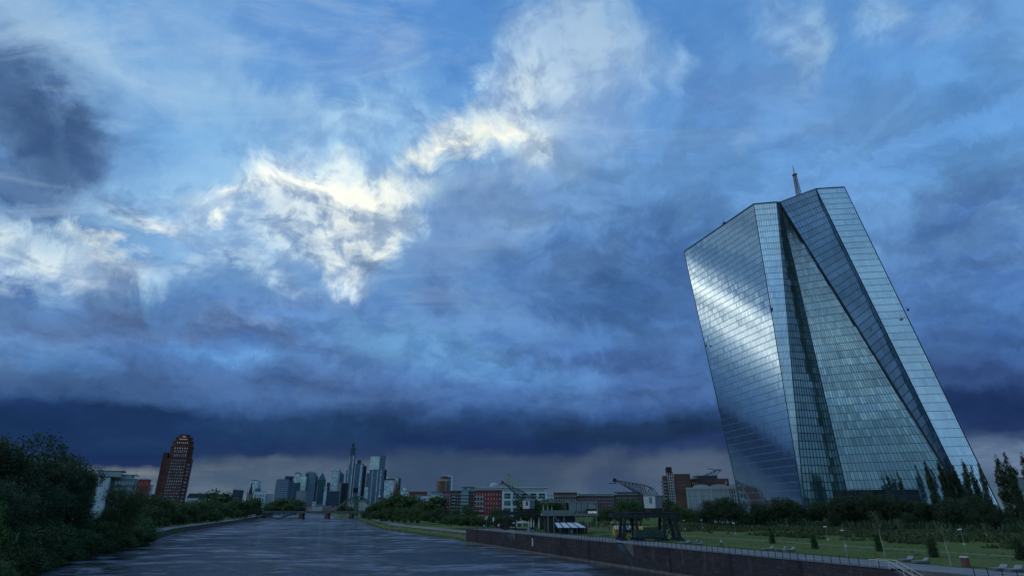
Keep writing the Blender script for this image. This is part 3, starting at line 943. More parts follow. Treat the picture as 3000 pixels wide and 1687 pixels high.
def quay():
    root = empty('quay_wall', (0, 0, 0), 'long dark stone quay wall carrying the riverside promenade', 'quay wall')
    mb = MB()
    edges = [WALL_END]
    for a, b in NOTCH: edges += [a, b]
    edges += [-60]
    for i in range(0, len(edges), 2):                          # solid stretches
        a, b = edges[i], edges[i + 1]
        n = max(1, int((a - b) / 8))
        for k in range(n):
            y0, y1 = a + (b - a) * k / n, a + (b - a) * (k + 1) / n
            mb.face([wp(y0, -2, .3), wp(y1, -2, .3), wp(y1, ZT, .3), wp(y0, ZT, .3)])
            mb.face([wp(y0, ZT, .3), wp(y1, ZT, .3), wp(y1, ZT, -1.8), wp(y0, ZT, -1.8)])
    for a, b in NOTCH:                                         # below the stairs
        mb.face([wp(a, -2, .3), wp(b, -2, .3), wp(b, .1, .3), wp(a, ZT, .3)])
        mb.face([wp(b, -2, .3), wp(b, -2, -1.9), wp(b, ZT, -1.9), wp(b, ZT, .3)])
    mb.face([wp(WALL_END, -2, .3), wp(WALL_END, ZT, .3), wp(WALL_END, ZT, -.35), wp(WALL_END, -2, -.35)])
    mb.build('wall_face', M_quay, root)
    mb = MB()
    e = (WALL_END + .05, wallX(WALL_END))
    mb.face([(e[1] - .3, e[0], -1), (e[1] - .3, e[0], ZT), (e[1] + 60, e[0], ZT + .02), (e[1] + 60, e[0], -1)][::-1])
    mb.build('end_wall', M_quay, root)
    for a, b in NOTCH:
        mb = MB()
        mb.face([wp(a, -.5, -1.6), wp(b, -.5, -1.6), wp(b, ZT - .02, -1.6), wp(a, ZT - .02, -1.6)])
        mb.build('recess_wall', M_quayl, root)
        mb = MB(); n = 24
        for k in range(n):
            y0, y1 = a + (b - a) * k / n, a + (b - a) * (k + 1) / n
            z0 = ZT - (ZT - .1) * (k + 1) / n
            p = [wp(y0, z0 - .5, .24), wp(y0, z0 - .5, -1.6), wp(y1, z0 - .5, -1.6), wp(y1, z0 - .5, .24)]
            mb.hexa(p + [(q[0], q[1], z0) for q in p])
        mb.build('steps', M_concd, root)
    mb = MB()
    for i in range(0, len(edges), 2):
        a, b = edges[i], edges[i + 1]
        k = int((a - b) / 1.6) + 1
        for j in range(k):
            y0 = a + (b - a) * j / k; y1 = a + (b - a) * (j + 1) / k + .03
            zz = ZT + .10 + rnd.uniform(-.02, .02)
            p = [wp(y0, ZT + .004, .42), wp(y0, ZT + .004, -.75), wp(y1, ZT + .004, -.75), wp(y1, ZT + .004, .42)]
            mb.hexa(p + [(q[0], q[1], zz) for q in p])
    mb.build('capstones', M_cap, root)
    mb = MB()
    p = [wp(WALL_END, -1, .9), wp(WALL_END, -1, .2), wp(-60, -1, .2), wp(-60, -1, .9)]
    mb.hexa(p + [(q[0], q[1], .45) for q in p])
    for y in (236, 190, 172, 158, 128, 112, 98):                 # iron ladders let into the wall
        ld = MB()
        for q_ in (-.22, .22): ld.tube(wp(y + q_, .3, .42), wp(y + q_, ZT + .3, .42), .035, n=5)
        for k in range(14): ld.tube(wp(y - .22, .5 + k * .32, .42), wp(y + .22, .5 + k * .32, .42), .022, n=4)
        ld.build('ladder', M_dark, root)
    mb.build('footing', mat('wet_footing', (.13, .12, .12), .7, .4, .8, bump=.5), root)


quay()


def left_quay():
    root = empty('quay_wall', (0, 0, 0), 'low stone embankment wall along the left bank of the river', 'quay wall')
    ys = [232, 241, 270, 303, 350, 400, 460, 515, 600, 700, 833, 950, 1106, 1300, 1600]
    a = MB(); b = MB(); c = MB()
    for i in range(len(ys) - 1):
        P = [(interp(L_SHORE, y), y) for y in (ys[i], ys[i + 1])]
        (x0, y0), (x1, y1) = P
        a.face([(x0 + .3, y0, -1), (x1 + .3, y1, -1), (x1 + .1, y1, 3.3), (x0 + .1, y0, 3.3)][::-1])
        b.hexa([(x0 - .5, y0, 3.21), (x0 + .25, y0, 3.21), (x1 + .25, y1, 3.21), (x1 - .5, y1, 3.21),
                (x0 - .5, y0, 3.5), (x0 + .25, y0, 3.5), (x1 + .25, y1, 3.5), (x1 - .5, y1, 3.5)])
        c.hexa([(x0, y0, -1), (x0 + 1.6, y0, -1), (x1 + 1.6, y1, -1), (x1, y1, -1),
                (x0, y0, .8), (x0 + 1.2, y0, .35), (x1 + 1.2, y1, .35), (x1, y1, .8)])
    a.face([(-137.6, 232, -1), (-137.6, 232, 3.3), (-180, 232, 3.3), (-180, 232, -1)])
    a.build('wall_face', mat('embankment_stone', (.10, .075, .07), .92, .4, .5, bump=.6), root)
    b.build('capstones', M_cap, root)
    c.build('footing', M_concd, root)


left_quay()


def shore_rocks():
    mb = MB(); r = random.Random(3)
    for k in range(900):
        y = 256 + (r.random() ** 1.6) * 560
        x = interp(R_SHORE, y) + r.uniform(-1.2, 5.0)
        s = r.uniform(.5, 1.3)
        z = r.uniform(-.1, .3) + .38 * max(0, x - interp(R_SHORE, y)) * .9
        pts = [(x + s * r.uniform(.6, 1.1) * sx, y + s * r.uniform(.6, 1.2) * sy, z - .3) for sx, sy in ((-.5, -.5), (.5, -.5), (.5, .5), (-.5, .5))]
        mb.hexa(pts + [(p[0] * .4 + x * .6, p[1] * .4 + y * .6, z + s * .45) for p in pts])
    tag(mb.build('bank_stones', mat('bank_rock', (.13, .125, .115), .95, .5, .9)), 'rough grey stones lining the lower right river bank', 'stones', kind='stuff')


shore_rocks()


def railing():
    root = empty('railing', (0, 0, 0), 'thin dark steel railing along the edge of the high quay', 'railing')
    base = MB().box(-.04, .04, -.035, .035, 0, 1.05).mesh('post', M_dark)
    ys = []
    y = WALL_END - .5
    while y > 55:
        if not any(b - .2 < y < a + .2 for a, b in NOTCH): ys.append(y)
        y -= 1.38
    ys.sort()
    for i, y in enumerate(ys[:96]):
        o = bpy.data.objects.new('post', base); C.objects.link(o); o.parent = root; o.location = wp(y, ZT + .1, .0); o.rotation_euler.z = R(23)
    mb = MB()
    for y in ys[96:]:
        p = wp(y, ZT + .1); mb.box(p[0] - .04, p[0] + .04, p[1] - .035, p[1] + .035, p[2], p[2] + 1.05)
    tag(mb.build('post', M_dark, root), kind='stuff')
    for h, r in ((1.12, .035), (.62, .015), (.3, .015)):
        mb = MB()
        e = [WALL_END] + [q for ab in NOTCH for q in ab] + [55]
        for i in range(0, len(e), 2):
            mb.tube(wp(e[i], ZT + h), wp(e[i + 1], ZT + h), r, n=5)
        mb.build('rail', M_dark, root)


railing()

# ================================================================== the twin glass tower
def bil(c, u, v):
    """corners BL, BR, TR, TL"""
    a = c[0].lerp(c[1], u); b = c[3].lerp(c[2], u)
    return a.lerp(b, v)


def facade(parent, name, c, nu, nv, gm, fm, jit=.010, band=.42, mull=.10, label=None, seed=1, out=.10, gap=.0, deep=None):
    """glass panes, each its own slightly tilted quad, under a net of floor bands and mullions"""
    r = random.Random(seed)
    nrm = (c[1] - c[0]).cross(c[3] - c[0]).normalized()
    if nrm.dot(Vector((0, 0, CAM_H)) - c[0]) < 0: nrm = -nrm
    mb = MB()
    rowv = [r.random() for _ in range(nv)]
    for j in range(nv):
        run = 0; val = 0
        for i in range(nu):
            if run <= 0:
                run = r.choice((1, 1, 2, 3, 5, 8)); val = r.random()
            run -= 1
            q = [bil(c, u / nu, v / nv) for u, v in ((i, j), (i + 1, j), (i + 1, j + 1), (i, j + 1))]
            tx, tz = r.gauss(0, jit), r.gauss(0, jit)
            o = [-tx - tz, tx - tz, tx + tz, -tx + tz]
            mb.face([p + nrm * d for p, d in zip(q, o)], a=min(1, max(0, .55 * val + .3 * r.random() + .15 * rowv[j])))
    g = mb.build(name, gm, parent, attr='pane')
    if label: g['label'] = label
    fb = MB()
    for j in range(nv + 1):
        a, b = bil(c, 0, j / nv), bil(c, 1, j / nv)
        h = band * .5
        up = (bil(c, .5, min(1, j / nv + .01)) - bil(c, .5, max(0, j / nv - .01))).normalized() * h
        segs = 6
        for k in range(segs):
            p, q = bil(c, k / segs, j / nv), bil(c, (k + 1) / segs, j / nv)
            fb.face([p - up + nrm * out, q - up + nrm * out, q + up + nrm * out, p + up + nrm * out])
            fb.face([p - up, q - up, q - up + nrm * out, p - up + nrm * out])
    for i in range(nu + 1):
        side = (bil(c, 1, .5) - bil(c, 0, .5)).normalized() * mull * .5
        for k in range(4):
            p, q = bil(c, i / nu, k / 4), bil(c, i / nu, (k + 1) / 4)
            d = nrm * (out + .02)
            fb.face([p - side + d, p + side + d, q + side + d, q - side + d])
    f = fb.build('mullion_grid', fm, g)
    return g


def glass_tower():
    root = empty('office_tower', (130, 290, 7), 'huge faceted twin glass office tower standing right of the river', 'office tower')
    root.location = (0, 0, 0)
    H = Vector((0, 0, CAM_H))

    def pd(px, py, dist):
        r_ = ray(px, py); return H + r_ * (dist / math.hypot(r_.x, r_.y))

    def gz(px, dist, z=6.2):
        p = pd(px, 1530, dist); p.z = z; return p
    A = pd(2004, 738, 338); B = pd(2208, 599, 291); Cc = pd(2275, 593, 294.5)
    A0 = gz(2181, 325); P0 = gz(2361, 280)
    C2 = pd(2284, 594, 299); D = pd(2391, 554, 333); E = pd(2474, 549, 339)
    Q0 = gz(2502, 300); R0 = gz(2872, 306); F0 = gz(2952, 309); S0 = gz(2873, 306.3)
    gl = glass_mat('curtain_glass', (.030, .050, .058), .04, .62, True, .22)
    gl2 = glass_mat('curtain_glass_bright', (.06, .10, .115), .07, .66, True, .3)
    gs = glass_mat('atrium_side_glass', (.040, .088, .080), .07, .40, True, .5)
    gd = glass_mat('shaded_glass', (.012, .034, .070), .07, .24, True, .5)  # darker copy of the tower glass; shade of the turned face put into its colour
    ga = glass_mat('atrium_glass', (.050, .105, .135), .05, .52, True, .55, see=.40)
    fm = mat('facade_frame', (.13, .20, .25), .45, .2, .3, metal=.3)
    fd = mat('facade_frame_dark', (.030, .045, .055), .5, .2, .3)
    facade(root, 'glass_facade', [A0, P0, B, A], 54, 46, gl, mat('facade_frame_mid', (.19, .26, .30), .45, .2, .3, metal=.3), .0028, .24, .06, seed=2, label='broad left facade mirroring a bright cloud')
    facade(root, 'glass_facade', [P0, P0 + (Q0 - P0) * .012, Cc, B], 9, 46, gl2, fm, .004, .18, .07, seed=3, label='narrow pale wedge facade')
    facade(root, 'glass_facade', [P0 + (Q0 - P0) * .012, Q0, C2, Cc + Vector((0, .05, 0))], 12, 46, gs, fd, .006, .34, .22, seed=4, label='dark green glass wedge beside the atrium')
    # atrium front, stepped back a little; bottom runs from Q0 to S0, right edge climbs to the apex
    apexR = C2 + (D - C2) * .04
    facade(root, 'atrium_glass', [Q0 + Vector((.1, .2, 0)), S0, apexR + Vector((0, .25, 0)), C2 + Vector((.1, .25, 0))], 26, 44, ga,
           mat('atrium_frame', (.05, .08, .09), .5, .2, .3), .010, .20, .13, seed=5)
    # right tower, inner face: triangle C2 - D - R
    Rm = pd(2806, 1380, 305)
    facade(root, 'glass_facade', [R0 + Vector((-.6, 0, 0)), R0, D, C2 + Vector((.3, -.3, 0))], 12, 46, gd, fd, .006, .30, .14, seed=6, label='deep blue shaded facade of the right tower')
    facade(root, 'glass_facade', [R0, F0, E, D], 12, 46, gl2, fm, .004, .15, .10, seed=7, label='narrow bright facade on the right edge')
    # backs and roofs close the volumes
    back = MB()
    Ab = pd(2040, 700, 372); A0b = gz(2200, 372); Cb = pd(2310, 660, 340); C0b = gz(2480, 345)
    Eb = pd(2440, 620, 380); E0b = gz(2920, 372); Db = pd(2372, 640, 378)
    Ab.z = min(Ab.z, A.z - 8); Cb.z = min(Cb.z, A.z - 8); Eb.z = D.z - 10; Db.z = D.z - 10
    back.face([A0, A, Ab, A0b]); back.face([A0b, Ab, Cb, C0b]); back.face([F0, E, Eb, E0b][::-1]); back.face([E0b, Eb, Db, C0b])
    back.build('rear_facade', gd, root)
    rf = MB(); rf.face([A, B, Cc, C2, Cb, Ab]); rf.face([C2, D, E, Eb, Db, Cb])
    rf.build('roof', M_concd, root)
    cp = MB()
    for a, b in ((A, B), (B, Cc), (Cc, C2), (C2, D), (D, E)):
        cp.tube(a + Vector((0, 0, .15)), b + Vector((0, 0, .15)), .38, n=6)
    cp.build('roof_edge', fd, root)
    cr = MB()
    for a, b, r_ in ((P0, B, .22), (Cc, P0, .16), (C2, Q0, .3), (D, R0, .30), (E, F0, .25), (A, A0, .25), (C2, R0, .45)):
        cr.tube(a, b, r_, n=5)
    cr.build('corner_trim', fd, root)
    # inside the atrium: platforms, their bright edges, bracing and the inner walls of the two towers
    inner = MB()
    def inw(u, v, dep):
        q = bil([Q0, S0, apexR, C2], u, v); return q + Vector((-.2, dep, 0))
    inner.face([inw(-.01, 0, 11), inw(1.01, 0, 11), inw(1.01, .99, 4), inw(-.01, .99, 4)])
    inner.build('atrium_back_wall', facade_mat('atrium_offices', (.10, .15, .155), (.26, .34, .33), 3.6, 3.2, .6, .8, .4, .1), root)
    for v in (.345, .575, .785):
        pl = MB()
        a, b = inw(.01, v, .6), inw(.99, v, .6); a2, b2 = inw(.01, v, 10), inw(.99, v, 10)
        pl.hexa([a, b, b2, a2] + [q + Vector((0, 0, .9)) for q in (a, b, b2, a2)])
        o = pl.build('atrium_platform', M_dark, root)
        ed = MB()
        for k in range(26):
            p, q = a.lerp(b, (k + .1) / 26), a.lerp(b, (k + .85) / 26)
            ed.face([p + Vector((0, -.25, 1.2)), q + Vector((0, -.25, 1.2)), q + Vector((0, -.25, 2.0)), p + Vector((0, -.25, 2.0))])
        ed.build('balustrade', mat('balustrade_glass', (.5, .58, .62), .3, .2, .5), o)
    for (u0, v0, u1, v1) in ((0.02, .02, .98, .30), (.98, .04, .05, .33), (.05, .36, .9, .56), (.95, .37, .1, .56), (.1, .6, .9, .77), (.02, .10, .6, .24)):
        br = MB(); br.tube(inw(u0, v0, 2), inw(u1, v1, 1.6), .55, n=6)
        br.build('brace', mat('atrium_brace', (.62, .68, .68), .5, .2, .5), root)
    # lattice mast on the roof
    base = pd(2341, 574, 322); base.z -= 1
    tip_z = pd(2322, 486, 322).z
    X0, Y0, Z0 = base
    h = tip_z - Z0; h1 = h * .70
    ms = MB(); w_ = 1.0
    cs = [(X0 - w_, Y0 - w_), (X0 + w_, Y0 - w_), (X0 + w_, Y0 + w_), (X0 - w_, Y0 + w_)]
    for x, y in cs: ms.tube((x, y, Z0), (X0 + (x - X0) * .6, Y0 + (y - Y0) * .6, Z0 + h1), .2, n=4)
    n = 9
    for k in range(n):
        za, zb = Z0 + h1 * k / n, Z0 + h1 * (k + 1) / n
        sa, sb = 1 - .4 * k / n, 1 - .4 * (k + 1) / n
        for i in range(4):
            (xa, ya), (xb, yb) = cs[i], cs[(i + 1) % 4]
            ms.tube((X0 + (xa - X0) * sa, Y0 + (ya - Y0) * sa, za), (X0 + (xb - X0) * sb, Y0 + (yb - Y0) * sb, zb), .13, n=4)
            ms.tube((X0 + (xa - X0) * sa, Y0 + (ya - Y0) * sa, za), (X0 + (xb - X0) * sa, Y0 + (yb - Y0) * sa, za), .08, n=4)
    ms.box(X0 - 1.1, X0 + 1.1, Y0 - 1.1, Y0 + 1.1, Z0 + h1, Z0 + h1 + .5)
    ms.tube((X0, Y0, Z0 + h1), (X0, Y0, Z0 + h), .30, .14, n=5)
    ms.tube((X0 - .5, Y0, Z0 + h * .86), (X0 + .5, Y0, Z0 + h * .86), .06, n=4)
    ms.build('lattice_mast', mat('mast_paint', (.26, .17, .18), .5, .5, .25), root)
    # small facade cradles and roof gear
    for px, py, d in ((2658, 905, 322), (2260, 903, 288), (2068, 1010, 331)):
        p = pd(px, py, d - 1.5); k = MB()
        k.tube(p, p + Vector((1.0, -.4, .4)), .12, n=5); k.box(p.x - .5, p.x + .5, p.y - .6, p.y, p.z - 1.0, p.z - .3); k.tube(p + Vector((0, 0, -.3)), p + Vector((.1, .6, 1.4)), .10, n=5)
        k.build('facade_camera', M_dark, root)
    p = pd(2125, 655, 312); k = MB()
    k.box(p.x - 1.0, p.x + 1.8, p.y, p.y + 2, p.z - .6, p.z + .9); k.tube(p + Vector((-.6, 0, 0)), p + Vector((-.8, 0, 3.2)), .08, n=4); k.tube(p, p + Vector((-1.6, 0, 1.6)), .1, n=4)
    k.build('roof_crane', M_dark, root)
    # added dark glass block standing in for a dark reflection at the foot
    eh = MB(); a, b = gz(2515, 262), gz(2715, 266)
    eh.hexa([a, b, b + Vector((0, 14, 0)), a + Vector((0, 14, 0))] + [q + Vector((0, 0, 13)) for q in (a, b, b + Vector((0, 14, 0)), a + Vector((0, 14, 0)))])
    eh.build('dark_reflection_block', facade_mat('reflection_block_glass', (.03, .045, .055), (.012, .018, .024), 3.2, 3.0, .9, .9, .1, .1), root)


glass_tower()

# ================================================================== city
GRID = {}


def windows(parent, face, cols, rows, u0, u1, z0, z1, fu=.6, fz=.55, m=None, name='window', proud=.06, skip=None, cap=100, depth=.12):
    """panes on one side of a box; face: ('front'|'left'|'right', plane coordinate).  Returns how many were made"""
    kind, pl = face
    m = m or M_winD
    cw, ch = (u1 - u0) / cols, (z1 - z0) / rows
    w, h = cw * fu, ch * fz
    key = (kind, round(w, 2), round(h, 2), m.name)
    if key not in GRID:
        b = MB()
        if kind == 'front': b.box(-w / 2, w / 2, -proud, depth, 0, h)
        elif kind == 'left': b.box(-proud, depth, -w / 2, w / 2, 0, h)
        else: b.box(-depth, proud, -w / 2, w / 2, 0, h)
        GRID[key] = b.mesh('window', m)
    me = GRID[key]; k = 0
    rest = MB()
    for j in range(rows - 1, -1, -1):
        for i in range(cols):
            if skip and skip(i, j): continue
            u = u0 + cw * (i + .5); z = z0 + ch * (j + .5) - h / 2
            loc = (u, pl, z) if kind == 'front' else (pl, u, z)
            if k < cap:
                o = bpy.data.objects.new(name, me); C.objects.link(o); o.parent = parent; o.location = loc
            else:
                if kind == 'front': rest.box(u - w / 2, u + w / 2, pl - proud, pl + depth, z, z + h)
                elif kind == 'left': rest.box(pl - proud, pl + depth, u - w / 2, u + w / 2, z, z + h)
                else: rest.box(pl - depth, pl + proud, u - w / 2, u + w / 2, z, z + h)
            k += 1
    if rest.v:
        tag(rest.build(name, m, parent), kind='stuff')
    return k


def place(x0, x1, ytop, Y, zb=4.0, rz=0.0):
    """left/right/top edges as seen -> base-left point, width and height in metres at distance Y"""
    a, b = at(x0, ytop, Y), at(x1, ytop, Y)
    w = (b.x - a.x) / (math.cos(rz) - b.x / Y * math.sin(rz))
    return Vector((a.x, Y, zb)), w, a.z - zb


def turn(x0, x1, f=.85):
    """fronts face the river bend: rotation for a building seen between x0 and x1"""
    return -f * math.atan(((x0 + x1) / 2 - 1500) / (FPX * 1.08))


def house(name, label, cat, x0, x1, ytop, Y, depth, wall, zb=4.0, roof='flat', roofm=None, win=None, side=None, wm=None, group=None, fu=.55, fz=.5,
          rz=None, bal=None, top=None, cap=100, wname='window'):
    rz = turn(x0, x1) if rz is None else rz
    p, w, h = place(x0, x1, ytop, Y, zb, rz)
    e = empty(name, (p.x, p.y, zb), label, cat, group, rz)
    rh = 0
    if roof in ('gable', 'mansard', 'hip'): rh = min(h * .35, w * .3, 6)
    MB().box(0, w, 0, depth, -1.5, h - rh).build('wall', wall, e)
    rm = roofm or M_roofd
    if roof == 'flat':
        MB().box(-.25, w + .25, -.25, depth + .25, h + .003, h + .45).build('roof', rm, e)
    elif roof == 'gable':                                     # ridge across the picture
        r_ = MB(); a = [(-.3, -.3, h - rh), (w + .3, -.3, h - rh), (w + .3, depth + .3, h - rh), (-.3, depth + .3, h - rh)]
        r_.face([a[0], a[1], (w + .3, depth / 2, h), (-.3, depth / 2, h)]); r_.face([a[2], a[3], (-.3, depth / 2, h), (w + .3, depth / 2, h)])
        r_.face([a[1], a[2], (w + .3, depth / 2, h)]); r_.face([a[3], a[0], (-.3, depth / 2, h)])
        ro = r_.build('roof', rm, e)
        MB().box(w * .3, w * .3 + .9, depth * .4, depth * .4 + .9, h - rh * .5, h + .8).build('chimney', M_brick, ro)
    elif roof == 'gablefront':                                # gable end faces the river
        rh = min(h * .4, w * .5)
        r_ = MB(); z_ = h - rh
    elif roof in ('mansard', 'hip'):
        i_ = min(w, depth) * (.12 if roof == 'mansard' else .45)
        q = [(-.3, -.3), (w + .3, -.3), (w + .3, depth + .3), (-.3, depth + .3)]
        tq = [(i_, i_), (w - i_, i_), (w - i_, depth - i_), (i_, depth - i_)]
        MB().prism(q, h - rh, h, tq).build('roof', rm, e)
    hh = h - rh
    if win:
        c_, r_, m0, m1 = win
        k = windows(e, ('front', 0), c_, r_, w * .02, w * .98, hh * m0, hh * m1, fu, fz, wm, cap=cap, name=wname)
        if side and cap - k > 4:
            windows(e, (side, 0 if side == 'left' else w), max(1, int(c_ * depth / w)), r_, depth * .04, depth * .96, hh * m0, hh * m1, fu, fz, wm, cap=cap - k, name=wname)
    if bal:                                                    # (u0, u1, floors, material)
        for (u0, u1, n, m0, m1, bm) in bal:
            for k in range(n):
                z = hh * (m0 + (m1 - m0) * k / n)
                b_ = MB(); b_.box(w * u0, w * u1, -1.6, -.05, z, z + .22); b_.box(w * u0, w * u1, -1.62, -1.5, z + .22, z + 1.05)
                b_.build('balcony', bm, e)
    if top:                                                    # recessed top storey (inset, height, material, slab material)
        ins, th, tm, sm = top
        MB().box(ins, w - ins, ins, depth - ins, h + .46, h + .46 + th).build('penthouse', tm, e)
        MB().box(-.4, w + .4, -.4, depth + .4, h + .465 + th, h + .9 + th).build('roof_slab', sm, e)
    return e, w, h


G_sky = 'towers of the distant skyline'
fB = lambda n, w, g, **k: facade_mat('facade_' + n, w, g, **k)
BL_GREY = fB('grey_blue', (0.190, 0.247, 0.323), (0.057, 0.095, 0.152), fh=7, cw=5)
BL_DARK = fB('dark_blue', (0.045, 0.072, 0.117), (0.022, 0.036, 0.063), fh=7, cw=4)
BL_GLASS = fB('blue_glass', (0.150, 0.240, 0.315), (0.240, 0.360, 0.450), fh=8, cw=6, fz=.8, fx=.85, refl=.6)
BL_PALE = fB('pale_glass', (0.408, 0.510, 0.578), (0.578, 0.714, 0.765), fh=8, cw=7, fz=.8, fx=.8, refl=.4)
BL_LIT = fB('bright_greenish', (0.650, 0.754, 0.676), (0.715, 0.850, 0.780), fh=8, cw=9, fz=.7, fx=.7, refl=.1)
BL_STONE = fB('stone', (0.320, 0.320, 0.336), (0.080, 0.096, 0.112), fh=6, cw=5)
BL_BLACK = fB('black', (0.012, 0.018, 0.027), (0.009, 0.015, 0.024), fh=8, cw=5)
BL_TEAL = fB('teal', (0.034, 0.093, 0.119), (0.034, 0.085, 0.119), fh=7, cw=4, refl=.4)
BL_MID = fB('mid_blue', (0.114, 0.171, 0.247), (0.095, 0.152, 0.228), fh=7, cw=4, refl=.4)


def sky_tower(label, x0, x1, ytop, Y, m, shape='box', depth=None, extra=None):
    p, w, h = place(x0, x1, ytop, Y, 5.0)
    d = depth or w * .8
    e = empty('high_rise', p, label, 'skyscraper', G_sky)
    if shape == 'box':
        MB().box(0, w, 0, d, -1, h).build('facade', m, e)
        MB().box(-.3, w + .3, -.3, d + .3, h + .01, h + 1.6).build('parapet', M_concd, e)
    elif shape == 'round':
        MB().prism(ring(w / 2, 20, d / 2, w / 2, d / 2), -1, h * .96).build('facade', m, e)
        MB().cone(ring(w / 2, 20, d / 2, w / 2, d / 2), h * .96 + .01, h).build('roof', M_conc, e)
    elif shape == 'barrel':
        b = MB(); b.box(0, w, 0, d, -1, h * .95); b.build('facade', m, e)
        r_ = MB(); n = 8
        pr = [(w / 2 - w / 2 * math.cos(math.pi * i / n), h * .95 + h * .05 * math.sin(math.pi * i / n)) for i in range(n + 1)]
        for i in range(n):
            r_.face([(pr[i][0], 0, pr[i][1]), (pr[i + 1][0], 0, pr[i + 1][1]), (pr[i + 1][0], d, pr[i + 1][1]), (pr[i][0], d, pr[i][1])])
        r_.face([(x, 0, z) for x, z in pr]); r_.build('barrel_roof', M_conc, e)
    elif shape == 'pyramid':
        MB().box(0, w, 0, d, -1, h * .80).build('facade', m, e)
        MB().cone([(0, 0), (w, 0), (w, d), (0, d)], h * .80 + .01, h).build('pyramid_roof', BL_TEAL, e)
    elif shape == 'slant':
        MB().hexa([(0, 0, -1), (w, 0, -1), (w, d, -1), (0, d, -1), (0, 0, h), (w, 0, h * .88), (w, d, h * .88), (0, d, h)]).build('facade', m, e)
    if extra: extra(e, w, h, d)
    return e


